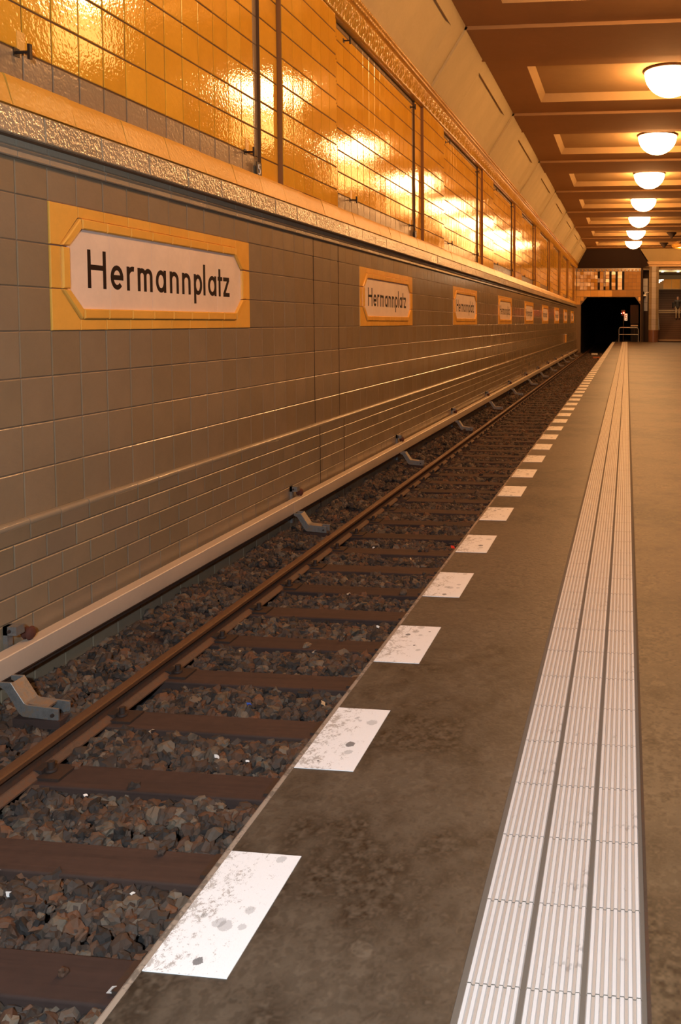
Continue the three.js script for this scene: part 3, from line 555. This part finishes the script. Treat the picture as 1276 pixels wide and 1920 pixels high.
// litter on the ballast: scraps seen as bright specks
{
  const scrap = (name, x, y, z, s, color, label, cat, group) => { const g = new THREE.PlaneGeometry(s, s * 0.45, 3, 1), p = g.attributes.position; for (let i = 0; i < p.count; i++) p.setZ(i, 0.25 * s * Math.sin(p.getX(i) / s * 4 + i)); const back = g.clone().translate(0, 0, 0.002); g.computeVertexNormals(); const o = mesh(name, merge([g, back]), std(lin(...color), 0.35), scene, [x, y, z]); o.rotation.set(-1.2 + rr(-0.4, 0.4), rr(-1, 1), rr(-1, 1)); tag(o, label, cat, group); };
  scrap('plastic_scrap', -2.55, -1.0, -5.32, 0.035, [0.04, 0.15, 0.75], 'small blue plastic scrap on the ballast', 'litter');
  scrap('plastic_scrap', -1.62, -1.0, -2.30, 0.06, [0.35, 0.6, 0.85], 'pale blue plastic scrap in the bottom left corner', 'litter');
  scrap('plastic_scrap', -1.98, -0.985, -9.35, 0.06, [0.8, 0.05, 0.03], 'small red scrap lying on a sleeper in mid distance', 'litter');
  const spots = [[-2.36, -4.55], [-2.18, -4.62], [-2.95, -4.1], [-2.75, -3.4], [-2.15, -3.45], [-1.95, -2.85], [-2.0, -5.4], [-2.35, -6.3], [-2.2, -6.9], [-3.0, -6.2], [-3.6, -5.0], [-3.72, -6.8], [-2.6, -7.7], [-2.0, -7.4], [-2.3, -8.9], [-2.9, -9.2], [-3.0, -4.9], [-2.7, -2.9]];
  for (const [x, z] of spots) scrap('paper_scrap', x + rr(-0.1, 0.1), -1.0, z + rr(-0.1, 0.1), rr(0.018, 0.045), rnd() < 0.7 ? [0.85, 0.82, 0.76] : [0.8, 0.5, 0.25], 'tiny pale paper scrap lying on the dark ballast', 'litter', 'tiny scraps scattered on the ballast');
}

// ================================================================== WALL FITTINGS
{
  const hook = merge([rod([0, 0, 0], [0.11, 0, 0], 0.012, 6), box(0.095, 0.115, -0.05, 0.055, -0.013, 0.013), box(0, 0.006, -0.03, 0.03, -0.03, 0.03)]);
  const plate = box(0.0, 0.004, 0.01, 0.16, -0.085, -0.005);
  const nths = ['first', 'second', 'third', 'fourth', 'fifth'];
  for (let k = -1; k < 4; k++) for (const [dz, y, a, b] of [[-0.66, 3.525, 'lower', 'left'], [-4.24, 3.545, 'lower', 'right'], [-0.42, 5.9, 'upper', 'left'], [-4.36, 5.9, 'upper', 'right']]) {
    const z = ZS(k) + dz, s = toPixel(-4.3, y, z); if (s[0] < 0 || s[1] < 0) continue;
    const o = thing('wall_hook', `dark hook at the ${a} ${b} corner of the ${nths[k + 1]} yellow wall panel`, 'hook', [-4.335, y, z], 0, 'hooks on the yellow wall panels');
    mesh('hook_arm', hook, M.darkMetal, o); if (y < 4) mesh('hook_plate', plate, M.sill[0], o);
  }
  const digit = { 5: [[[0.75, 1], [0.2, 1], [0.2, 0.58], [0.55, 0.62], [0.78, 0.42], [0.72, 0.12], [0.4, 0], [0.15, 0.1]]], 6: [[[0.72, 0.95], [0.4, 0.9], [0.2, 0.55], [0.2, 0.2], [0.45, 0], [0.75, 0.18], [0.75, 0.42], [0.5, 0.58], [0.22, 0.42]]] };
  const num = (n, z, label) => {
    const o = thing('number_plate', label, 'number plate', [-4.29, 3.306, z], 0);
    mesh('plate', outlineTile([[0, 0], [0.14, 0], [0.14, 0.17], [0, 0.17]], 0.008, 0.002), M.darkMetal, o);
    const gs = []; for (const l of digit[n]) for (let i = 1; i < l.length; i++) { const f = p => [0.002, 0.03 + p[1] * 0.11, -(0.035 + p[0] * 0.075)]; gs.push(rod(f(l[i - 1]), f(l[i]), 0.008, 6)); }
    mesh('digit', merge(gs), M.white, o);
  };
  num(5, -9.36, 'small dark plate with a white 5 at the foot of the first pilaster'); num(6, -16.62, 'small dark number plate at the foot of the second pilaster');
  const so = thing('socket_post', 'small pale marker post on the ledge near the far end of the wall', 'marker', [-4.19, 0.22, -57.5]); mesh('post', new RoundedBoxGeometry(0.08, 0.55, 0.35, 2, 0.01).translate(0, 0.28, 0), M.frame[0], so); mesh('cap', box(-0.05, 0.05, 0.55, 0.58, -0.18, 0.18), M.white, so);
}

// ================================================================== FAR END
{
  const E = FAR, X0 = -4.25, X1 = 1.12;
  // portal wall with a chamfered opening
  const o = new THREE.Shape([[X0 - 0.4, -1.4], [X0 - 0.4, 8.3], [X1, 8.3], [X1, -1.4]].map(p => new THREE.Vector2(...p)));
  o.holes.push(new THREE.Path([[-3.87, -1.39], [1.1, -1.39], [1.1, 3.12], [0.66, 3.735], [-3.33, 3.735], [-3.87, 3.08]].map(p => new THREE.Vector2(...p))));
  const g = new THREE.ExtrudeGeometry(o, { depth: 0.4, bevelEnabled: false }); g.translate(0, 0, E - 0.42);
  const end = struct('wall_far', g, M.grout, 'end wall above the tunnel mouth');
  const face = (name, x0, x1, y0, y1, m, d = 0.02, z = E) => { const t = tileGeometry(x1 - x0 - 0.012, y1 - y0 - 0.012, d, 0.006, rnd() * 3, rnd() * 3).rotateY(-Math.PI / 2); const q = mesh(name, t, m, end, [(x0 + x1) / 2, (y0 + y1) / 2, z]); q.rotation.set(rr(-0.025, 0.025), rr(-0.025, 0.025), 0); return q; };
  // voussoir row above the opening
  const voX = [-4.25, -3.6, -3.05, -2.45, -1.85, -1.25, -0.65, -0.05, 0.55, 1.12];
  for (let i = 0; i < 9; i++) face('arch_tile', voX[i], voX[i + 1], 3.76, 4.3, i < 5 ? M.sill[i % 3] : M.endMatte[i % 2]);
  for (const [x0, x1, y0, y1] of [[-4.25, -3.9, 3.1, 3.74], [-3.88, -3.62, 3.42, 3.74], [0.92, 1.11, 3.42, 3.74]]) face('arch_tile', x0, x1, y0, y1, M.sill[0]);
  // yellow tiles with five tall slots, two of them partly closed with grey tiles
  const slots = [[-2.46, -2.28], [-1.98, -1.80], [-1.49, -1.31], [-0.98, -0.80], [-0.43, -0.25]];
  const ty = [4.33, 4.64, 4.95, 5.26, 5.57, 5.87];
  const cols = []; for (let x = -4.22; x < -2.6; x += 0.293) cols.push([x, Math.min(x + 0.293, -2.46)]);
  for (let i = 0; i < 4; i++) cols.push([slots[i][1], slots[i + 1][0]]); for (let x = -0.25; x < 1.1; x += 0.34) cols.push([x, Math.min(x + 0.34, X1)]);
  for (const [x0, x1] of cols) for (let r = 0; r < 5; r++) { const hand = x0 < -0.3, t = face('end_tile', x0, x1, ty[r], ty[r + 1], hand ? pick(M.glintTile) : pick(M.endMatte), hand ? 0.06 : 0.02); if (hand) { t.rotation.set(rr(-0.16, 0.06), rr(-0.04, 0.26), 0); t.position.z = E + 0.02; } }   // uneven tiles, tilts tuned so the lamps glint towards the camera
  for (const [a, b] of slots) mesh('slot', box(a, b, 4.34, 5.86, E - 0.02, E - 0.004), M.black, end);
  face('grey_tile', -2.46, -2.28, 4.95, 5.3, M.grey[0], 0.02, E + 0.002); face('grey_tile', -1.98, -1.80, 4.95, 5.35, M.grey[0]); face('grey_tile', -1.98, -1.80, 5.35, 5.86, M.grey[2]); face('grey_tile', -2.46, -2.28, 4.6, 4.95, M.darkBrown); face('grey_tile', -1.98, -1.80, 4.62, 4.95, M.grey[1]);
  const bead = new THREE.SphereGeometry(0.07, 10, 8);
  mesh('frieze', box(X0, X1, 5.88, 6.14, E - 0.01, E + 0.05), M.skirt[1], end);
  for (let i = 0; i < 18; i++) mesh('frieze_boss', bead, M.sill[0], end, [X0 + 0.2 + i * 0.298, 5.97, E + 0.05]);
  // cove above it and its return, the shade put into their dark colour
  const cv = struct('trim_2', quads([[[X0, 6.14, E + 0.06], [X1 + 0.05, 6.14, E + 0.06], [0.93, 7.64, E + 1.3], [-3.40, 7.64, E + 1.3]], [[X1 + 0.05, 6.14, E + 0.06], [1.75, 6.3, E + 0.8], [0.93, 7.64, E + 1.3], [0.93, 7.64, E + 1.25]], [[X0, 8.2, E - 0.3], [X1 + 0.1, 8.2, E - 0.3], [X1 + 0.1, 6.1, E - 0.3], [X0, 6.1, E - 0.3]]]), M.darkBrown, 'dark cove above the end wall');
  struct('trim_4', quads([[[1.72, 6.66, E + 0.25], [9.6, 6.66, E + 0.25], [9.6, 7.68, E + 1.3], [0.97, 7.68, E + 1.3]], [[0.97, 7.68, E + 1.3], [9.6, 7.68, E + 1.3], [9.6, 7.9, E + 0.8], [0.97, 7.9, E + 0.8]]]), M.plaster, 'pale cove over the cornice');
  // tunnel behind
  struct('wall_tunnel', merge([box(-4.4, -4.2, -1.4, 4.2, -112, E - 0.42), box(1.2, 1.4, -1.4, 4.2, -112, E - 0.42), box(-4.4, 1.4, 4.0, 4.2, -112, E - 0.42), box(-4.4, 1.4, -1.4, 4.2, -112.2, -112)]), M.tunnel, 'black inside of the tunnel');
  struct('floor_tunnel', box(-1.0, 1.2, -1.2, -0.02, -112, E), M.tunnel, 'dark walkway in the tunnel');
  for (const [x, z, l] of [[-2.2, -60.96, 'dim orange marker lying between the rails near the tunnel'], [-2.6, -67.86, 'pale marker between the rails at the tunnel mouth']]) { const t = thing('track_marker', l, 'marker', [x, -1.02, z]); mesh('marker_body', new RoundedBoxGeometry(0.5, 0.12, 0.36, 2, 0.02).translate(0, 0.061, 0), z > -65 ? std(lin(0.5, 0.16, 0.06), 0.6) : M.white, t); }
  // signal and its board
  const sig = thing('signal', 'red signal lamp with a white marked board in the tunnel mouth', 'signal', [-0.3, 0, -70.6]);
  mesh('post', rod([0, -0.05, 0], [0, 2.3, 0], 0.05), M.darkMetal, sig);
  mesh('housing', new RoundedBoxGeometry(0.36, 0.5, 0.2, 2, 0.04).translate(-0.02, 2.42, -0.05), M.darkMetal, sig);
  const red = new THREE.Color(1, 0.04, 0.02); mesh('red_light', new THREE.SphereGeometry(0.085, 16, 12), glowMat(red, 6), sig, [0.02, 2.42, 0.08]);
  mesh('white_light', new THREE.SphereGeometry(0.04, 12, 8), glowMat(new THREE.Color(1, 0.95, 0.85), 1.6), sig, [-0.16, 2.38, 0.08]);
  { const l = new THREE.PointLight(red, 0.5, 4, 2); l.position.set(0.02, 2.42, 0.22); l.castShadow = true; sig.add(l); }
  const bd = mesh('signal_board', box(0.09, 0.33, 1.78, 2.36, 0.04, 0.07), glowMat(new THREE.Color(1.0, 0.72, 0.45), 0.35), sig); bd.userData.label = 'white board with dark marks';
  mesh('board_mark', merge([box(0.15, 0.27, 2.19, 2.25, 0.07, 0.075), box(0.15, 0.2, 2.06, 2.19, 0.07, 0.075), box(0.15, 0.27, 1.99, 2.05, 0.07, 0.075), box(0.19, 0.26, 1.84, 1.93, 0.07, 0.075)]), M.rust, sig);
  // railing that closes the platform
  const rl = thing('railing', 'low tubular steel railing across the platform end before the tunnel', 'railing', [0.15, 0, -69.7]);
  mesh('frame', tube([[-0.8, 0, 0], [-0.8, 0.6, 0], [-0.8, 1.05, 0], [-0.72, 1.19, 0], [-0.6, 1.2, 0], [0.6, 1.2, 0], [0.72, 1.19, 0], [0.8, 1.05, 0], [0.8, 0.6, 0], [0.8, 0, 0]], 0.035, 8, false, 60), M.steel, rl);
  mesh('crossbar', rod([-0.8, 0.62, 0], [0.8, 0.62, 0], 0.03), M.steel, rl);
  const wp = thing('wall_plate', 'pale horizontal plate above the railing in the tunnel mouth', 'plate', [0.62, 1.36, -70.5]); mesh('plate', new RoundedBoxGeometry(0.6, 0.1, 0.03, 2, 0.01), std(lin(0.45, 0.36, 0.25), 0.6), wp); mesh('plate_post', rod([0, -1.36, -0.05], [0, 0, -0.05], 0.03), M.darkMetal, wp);
  const cb = thing('wall_cabinet', 'dark brown cabinet in the shade inside the tunnel mouth', 'cabinet', [0.62, 0.0, -71.0]); mesh('cabinet_body', new RoundedBoxGeometry(0.7, 1.6, 0.4, 2, 0.02).translate(0, 2.3, 0), M.darkBrown, cb); mesh('cabinet_leg', box(-0.3, 0.3, 0, 1.5, -0.15, 0.1), M.black, cb);
  // wall, column, lintel and stairs to the right
  const side = struct('wall_right', merge([box(1.12, 1.3, -0.02, 8.3, E - 0.45, E + 0.0), box(13.1, 13.3, -1.4, 8.3, E, NEAR + 0.3), box(1.3, 1.9, 0, 6.25, E - 1.6, E - 1.4), box(1.12, 13.3, 6.65, 8.3, E - 0.4, E), box(9.5, 13.3, -1.4, 8.3, E - 0.4, E)]), M.darkBrown, 'walls on the platform side');
  for (const [y0, y1] of [[2.6, 3.3], [3.3, 4.0], [4.0, 4.7], [4.7, 5.35]]) mesh('wall_panel', box(1.34, 1.72, y0 + 0.01, y1 - 0.01, E - 1.41, E - 1.37), M.column[0], side);
  const col = thing('column', 'eight-sided pale tiled column with a brown foot beside the stairs', 'column', [2.19, 0, E - 0.1]);
  const oct = (r, h) => { const g2 = new THREE.CylinderGeometry(r, r, h, 8, 1).rotateY(Math.PI / 8); return g2.toNonIndexed(); };
  mesh('foot', oct(0.455, 1.0).translate(0, 0.5, 0), M.columnBase, col).userData.label = 'brown tiled foot';
  for (let i = 0; i < 12; i++) { const y0 = 1.0 + i * 0.4375; const s = mesh('drum', oct(0.44, 0.428), M.column[i % 2], col, [0, y0 + 0.219, 0]); s.geometry.computeVertexNormals(); }
  const beamM = std(lin(0.62, 0.40, 0.19), 0.6, { map: plasterMap });
  const lint = struct('trim_3', merge([box(1.63, 9.6, 6.42, 6.66, E - 0.3, E + 0.25), box(1.7, 9.6, 6.25, 6.42, E - 0.3, E + 0.12)]), beamM, 'cornice over the stair opening');
  for (let i = 0; i < 24; i++) { const s = mesh('scallop', new THREE.CylinderGeometry(0.13, 0.13, 0.12, 14, 1, false, Math.PI / 2, Math.PI).rotateX(Math.PI / 2), M.sill[i % 3], lint, [1.82 + i * 0.27, 6.43, E + 0.17]); s.castShadow = true; }
  struct('ceiling_stair', merge([box(1.3, 9.6, 6.02, 6.25, E - 8.5, E - 0.3), box(1.3, 9.6, 5.65, 6.02, E - 8.6, E - 8.3)]), std(lin(0.45, 0.33, 0.2), 0.8), 'soffit over the stairs');
  // a lit hall above the stairs
  const hall = struct('wall_hall', merge([box(-3, 14, 4.4, 8.2, -92.2, -92), box(-3, -2.8, 4.4, 8.2, -92, -79), box(-3, 14, 8.2, 8.4, -92, -78.6), box(-3, 14, 4.5, 4.74, -92, -79.0)]), std(lin(0.62, 0.42, 0.18), 0.6), 'yellow walls of the hall above the stairs');
  for (let i = 0; i < 7; i++) mesh('wall_panel', box(1.2 + i * 0.9, 2.06 + i * 0.9, 4.76, 8.0, -92, -91.96), pick([beamM, M.frame[1]]), hall);
  { const l = new THREE.RectAreaLight(new THREE.Color(1, 0.72, 0.38), 9, 4, 1.2); l.position.set(5, 8.1, -85); l.lookAt(5, 0, -85); scene.add(l); const p = thing('hall_light', 'light panel in the hall above the stairs', 'lamp', [5, 8.16, -85]); mesh('panel', box(-2, 2, -0.03, 0.03, -0.6, 0.6), glowMat(new THREE.Color(1, 0.8, 0.5), 2), p); mesh('panel_frame', box(-2.05, 2.05, 0.03, 0.05, -0.65, 0.65), M.steel, p); }
  const st = thing('staircase', 'wide dark staircase in two flights rising behind the column', 'stairs', [6.1, 0, E - 0.9]);
  const stepAt = (y, z) => { mesh('step', box(-3.48, 3.4, -0.155, 0, -0.4, 0).translate(0, y, z), M.stair, st); mesh('nosing', box(-3.48, 3.4, -0.004, 0.006, -0.05, 0.006).translate(0, y, z), M.stairEdge, st); };
  for (let i = 0; i < 16; i++) stepAt(0.16 * (i + 1), -0.24 * i);
  mesh('landing', box(-3.48, 3.4, 2.42, 2.57, -4.6, -3.8), M.stair, st);
  for (let i = 0; i < 13; i++) stepAt(2.57 + 0.166 * (i + 1), -4.6 - 0.24 * i);
  for (const [y, z] of [[0.17, 0.012], [2.565, -3.59], [2.74, -4.585], [4.735, -7.47]]) mesh('edge_strip', box(-3.48, 3.4, -0.05, 0.01, -0.06, 0.012).translate(0, y, z), std(lin(0.72, 0.52, 0.3), 0.5), st);
  mesh('handrail', rod([-3.42, 1.0, 0.1], [-3.42, 3.55, -3.7], 0.03), M.steel, st);
  for (const [x, z, l] of [[2.98, -72.4, 'small round spot lamp in the soffit beside the column'], [4.3, -72.4, 'small round spot lamp in the soffit at the right picture edge']]) {
    const s = thing('spot_lamp', l, 'lamp', [x, 6.0, z]); mesh('glass', new THREE.SphereGeometry(0.14, 16, 8, 0, 6.3, Math.PI / 2, Math.PI / 2).scale(1, 0.5, 1), glowMat(new THREE.Color(1, 0.85, 0.6), 4), s); mesh('collar', new THREE.TorusGeometry(0.15, 0.02, 8, 24).rotateX(Math.PI / 2), M.steel, s);
    const L = new THREE.PointLight(new THREE.Color(1, 0.72, 0.4), 6, 0, 2); L.position.set(0, -0.25, 0); L.castShadow = true; L.shadow.radius = 6; s.add(L);
  }
  const ll = thing('stair_light', 'bright stepped row of light panels rising in the upper hall', 'lamp', [2.9, 5.6, -88]);
  for (let i = 0; i < 6; i++) mesh('light_panel', new RoundedBoxGeometry(0.30, 0.24, 0.05, 2, 0.02).translate(-0.05 + i * 0.2, i * 0.145, -i * 0.3), glowMat(new THREE.Color(1, 0.88, 0.68), 1.6), ll);
  mesh('light_rail', rod([-0.3, -0.22, 0.02], [1.2, 0.7, -1.7], 0.05), M.steel, ll);
  { const l = new THREE.PointLight(new THREE.Color(1, 0.8, 0.5), 5, 0, 2); l.position.set(0.4, 0.5, 0.9); l.castShadow = true; l.shadow.radius = 12; ll.add(l); }
  // camera dome
  const cam = thing('surveillance_camera', 'white dome camera on a bracket left of the column', 'camera', [1.46, 3.85, E - 0.15]);
  mesh('dome', new THREE.SphereGeometry(0.11, 16, 12, 0, 6.3, Math.PI / 2, Math.PI / 2), M.black, cam, [0, -0.03, 0]); mesh('housing', new THREE.CylinderGeometry(0.10, 0.14, 0.14, 16).translate(0, 0.04, 0), M.white, cam); mesh('arm', tube([[0, 0.1, 0], [0.05, 0.22, 0], [0.18, 0.28, 0], [0.33, 0.28, 0]], 0.03), M.white, cam);
  // eight-sided ceiling light and the two dark wedges by it
  const oc = thing('octagon_lamp', 'bright eight-sided ceiling light, cut by the right picture edge', 'lamp', [5.0, 7.72, -66.6]);
  mesh('frame', new THREE.LatheGeometry([[1.35, -0.25], [1.5, -0.25], [1.62, 0.05], [1.3, 0.05]].map(p => new THREE.Vector2(...p)), 8), M.sill[0], oc);
  mesh('glass', new THREE.CylinderGeometry(1.33, 1.33, 0.08, 8).toNonIndexed().translate(0, -0.12, 0), glowMat(LAMP.glow, 5), oc);
  { const l = new THREE.PointLight(LAMP.light, 14, 0, 2); l.position.set(0, -0.45, 0); l.castShadow = true; l.shadow.radius = 14; oc.add(l); }
  for (const [x, y, z, l] of [[2.95, 7.70, -57.5, 'nearer of two small dark wedges under the ceiling'], [2.75, 7.68, -64.7, 'farther of two small dark wedges under the ceiling']]) {
    const wd = thing('ceiling_wedge', l, 'ceiling fitting', [x, y, z], 0, 'dark wedges under the ceiling'); mesh('wedge', new THREE.ConeGeometry(0.42, 0.42, 4, 1).rotateX(Math.PI).rotateY(0.5).translate(0, -0.2, 0), M.darkBrown, wd); mesh('plate', box(-0.3, 0.3, 0, 0.03, -0.3, 0.3), M.darkBrown, wd);
  }
}

// ================================================================== near end, trench on the right (never seen, they close the hall)
struct('wall_back', box(-4.75, 13.3, -1.4, 8.4, NEAR, NEAR + 0.3), M.beam, 'wall behind the photographer');
struct('trackbed_right', box(9.8, 13.2, -1.4, -1.13, FAR, NEAR), M.bed, 'trench of the other track');
{
  const b = thing('added_fill_lamp', 'added unseen white fill lamp over the platform behind the photographer', 'lamp', FILL.at);
  const w = FILL.w / 2, d = FILL.d / 2;
  mesh('housing', sweep([[-d - 0.03, -0.02], [d + 0.03, -0.02], [d + 0.03, 0.05], [0.05, 0.10], [-0.05, 0.10], [-d - 0.03, 0.05]], w + 0.05, -w - 0.05).rotateY(Math.PI / 2), M.white, b);
  for (const z of [-0.07, 0.07]) mesh('tube', new THREE.CylinderGeometry(0.019, 0.019, FILL.w, 12).rotateZ(Math.PI / 2).translate(0, -0.045, z), glowMat(FILL.color, 6), b);
  for (const x of [-0.6, 0.6]) mesh('hanger', rod([x, 0.08, 0], [x, 4.6, 0], 0.008), M.darkMetal, b);
  const l = new THREE.RectAreaLight(FILL.color, FILL.nits, FILL.w, FILL.d); l.position.set(FILL.at[0], FILL.at[1] - 0.075, FILL.at[2]); l.lookAt(FILL.at[0], 0, FILL.at[2]); scene.add(l);
  const o = new THREE.PointLight(FILL.color, FILL.candela, 0, 2); o.position.set(0, -0.22, 0); o.castShadow = true; o.shadow.radius = 6; b.add(o);   // side light of the added lamp, for the near wall
}

// ================================================================== PERSON on the stairs
{
  // smooth skin over tapered bones
  function skin(bones, lo, hi, res, k) {
    const mc = new MarchingCubes(res, new THREE.MeshBasicMaterial(), false, false, 60000); mc.isolation = 0;
    const cx = lo.map((v, i) => (v + hi[i]) / 2), hs = Math.max(...lo.map((v, i) => hi[i] - v)) / 2, half = res / 2, P = [0, 0, 0];
    for (let z = 0; z < res; z++) for (let y = 0; y < res; y++) for (let x = 0; x < res; x++) {
      P[0] = cx[0] + (x - half) / half * hs; P[1] = cx[1] + (y - half) / half * hs; P[2] = cx[2] + (z - half) / half * hs; let d = 9;
      for (const [a, b, ra, rb] of bones) {
        const ab = [b[0] - a[0], b[1] - a[1], b[2] - a[2]], ap = [P[0] - a[0], P[1] - a[1], P[2] - a[2]], l2 = ab[0] ** 2 + ab[1] ** 2 + ab[2] ** 2, t = l2 ? clamp((ap[0] * ab[0] + ap[1] * ab[1] + ap[2] * ab[2]) / l2) : 0;
        const e = Math.hypot(ap[0] - ab[0] * t, ap[1] - ab[1] * t, ap[2] - ab[2] * t) - (ra + (rb - ra) * t), h = clamp(0.5 + 0.5 * (d - e) / k); d = d + (e - d) * h - k * h * (1 - h);
      }
      mc.field[x + y * res + z * res * res] = -d;
    }
    mc.update(); const n = mc.count, g = new THREE.BufferGeometry(), p = new Float32Array(n * 3);
    for (let i = 0; i < n; i++) for (let c = 0; c < 3; c++) p[i * 3 + c] = cx[c] + mc.positionArray[i * 3 + c] * hs;
    g.setAttribute('position', new THREE.BufferAttribute(p, 3)); g.setAttribute('normal', new THREE.BufferAttribute(mc.normalArray.slice(0, n * 3), 3)); g.setAttribute('uv', new THREE.BufferAttribute(new Float32Array(n * 2), 2)); return g;
  }
  const man = thing('person', 'man in dark jacket and light trousers walking down the stairs with a dark bag', 'person', [4.38, 1.925, -73.56]);
  const hipL = [-0.1, 0.96, 0], hipR = [0.1, 0.96, 0], kneeL = [-0.12, 0.52, 0.10], kneeR = [0.12, 0.50, 0.02], ankL = [-0.12, 0.09, 0.02], ankR = [0.13, 0.09, -0.06];
  const shL = [-0.2, 1.48, 0], shR = [0.2, 1.48, 0], elL = [-0.29, 1.2, -0.03], elR = [0.28, 1.2, -0.02], wrL = [-0.30, 0.98, 0.06], wrR = [0.29, 0.97, 0.08], neck = [0, 1.53, 0], chin = [0, 1.66, 0.03];
  const legs = [[hipL, kneeL, 0.088, 0.058], [kneeL, ankL, 0.056, 0.04], [hipR, kneeR, 0.088, 0.058], [kneeR, ankR, 0.056, 0.04], [ankL, [-0.12, 0.04, 0.15], 0.04, 0.035], [ankR, [0.13, 0.04, 0.08], 0.04, 0.035]];
  const torso = [[[0, 1.0, 0], [0, 1.2, 0], 0.145, 0.135], [[0, 1.2, 0], [0, 1.42, 0], 0.135, 0.15], [[-0.15, 1.45, 0], [0.15, 1.45, 0], 0.08, 0.08], [hipL, hipR, 0.1, 0.1]];
  const arms = [[shL, elL, 0.058, 0.045], [elL, wrL, 0.043, 0.03], [shR, elR, 0.058, 0.045], [elR, wrR, 0.043, 0.03]];
  const skinM = std(lin(0.42, 0.22, 0.14), 0.6);
  const body = skin([...legs, ...torso, ...arms, [neck, chin, 0.058, 0.055]], [-0.5, -0.02, -0.4], [0.5, 1.7, 0.4], 120, 0.04);
  const head = skin([[[0, 1.74, -0.01], [0, 1.79, -0.01], 0.088, 0.086], [[0, 1.66, 0.035], [0, 1.72, 0.02], 0.052, 0.07], [[0, 1.72, 0.09], [0, 1.695, 0.108], 0.010, 0.014], [[-0.085, 1.74, 0], [-0.09, 1.70, 0], 0.014, 0.012], [[0.085, 1.74, 0], [0.09, 1.70, 0], 0.014, 0.012], [[-0.02, 1.665, 0.078], [0.02, 1.665, 0.078], 0.009, 0.009], [[-0.05, 1.765, 0.07], [0.05, 1.765, 0.07], 0.012, 0.012], [[0, 1.54, 0], [0, 1.66, 0.01], 0.055, 0.055]], [-0.16, 1.55, -0.16], [0.16, 1.9, 0.16], 90, 0.02);
  const hand = (w, s) => { const b = [[w, [w[0], w[1] - 0.085, w[2] + 0.02], 0.028, 0.032]]; for (let f = 0; f < 4; f++) { const x = w[0], z = w[2] - 0.012 + f * 0.02, L = [0.065, 0.078, 0.072, 0.055][f], y = w[1] - 0.095; b.push([[x, y, z], [x, y - L * 0.55, z + 0.006], 0.010, 0.009], [[x, y - L * 0.55, z + 0.006], [x - s * 0.018, y - L, z + 0.012], 0.009, 0.008]); } b.push([[w[0], w[1] - 0.035, w[2] + 0.03], [w[0] - s * 0.02, w[1] - 0.085, w[2] + 0.07], 0.012, 0.009]); return skin(b, [w[0] - 0.12, w[1] - 0.2, w[2] - 0.1], [w[0] + 0.12, w[1] + 0.03, w[2] + 0.14], 70, 0.008); };
  mesh('body', merge([body, head, hand(wrL, -1), hand(wrR, 1)]), skinM, man);
  const grow = (b, d) => b.map(([p, q, r, s]) => [p, q, r + d, s + d]);
  mesh('trousers', skin(grow([...legs.slice(0, 4), torso[3]], 0.018), [-0.4, 0.02, -0.4], [0.4, 1.15, 0.4], 90, 0.04), std(lin(0.34, 0.27, 0.19), 0.85), man);
  mesh('jacket', skin(grow([...torso.slice(0, 3), ...arms, [[0, 0.98, 0], [0, 1.02, 0], 0.15, 0.15]], 0.024), [-0.5, 0.7, -0.4], [0.5, 1.65, 0.4], 100, 0.05), std(lin(0.03, 0.026, 0.026), 0.8), man);
  mesh('hair', skin([[[0, 1.79, -0.03], [0, 1.80, -0.01], 0.092, 0.09], [[0, 1.73, -0.05], [0, 1.78, -0.04], 0.07, 0.085]], [-0.16, 1.6, -0.2], [0.16, 1.95, 0.12], 60, 0.03), std(lin(0.06, 0.03, 0.02), 0.8), man);
  mesh('shoe', new RoundedBoxGeometry(0.1, 0.09, 0.28, 3, 0.035), M.black, man, [-0.12, 0.045, 0.07]); mesh('shoe', new RoundedBoxGeometry(0.1, 0.09, 0.28, 3, 0.035), M.black, man, [0.13, 0.045, 0]);
  for (const s of [-1, 1]) mesh('eye', new THREE.SphereGeometry(0.011, 8, 6), M.black, man, [s * 0.034, 1.742, 0.082]);
  const bag = thing('shoulder_bag', 'dark bag hanging behind the arm of the man on the stairs', 'bag', [4.02, 2.85, -73.62]);
  mesh('bag_body', new RoundedBoxGeometry(0.24, 0.52, 0.3, 4, 0.1).translate(0, 0.27, -0.05), M.black, bag); mesh('strap', tube([[0.0, 0.5, 0], [0.1, 0.62, 0.05], [0.2, 0.66, 0.02]], 0.018), M.black, bag);
  for (const o of [man, bag]) o.scale.setScalar(1.06);
}

renderer.render(scene, camera);
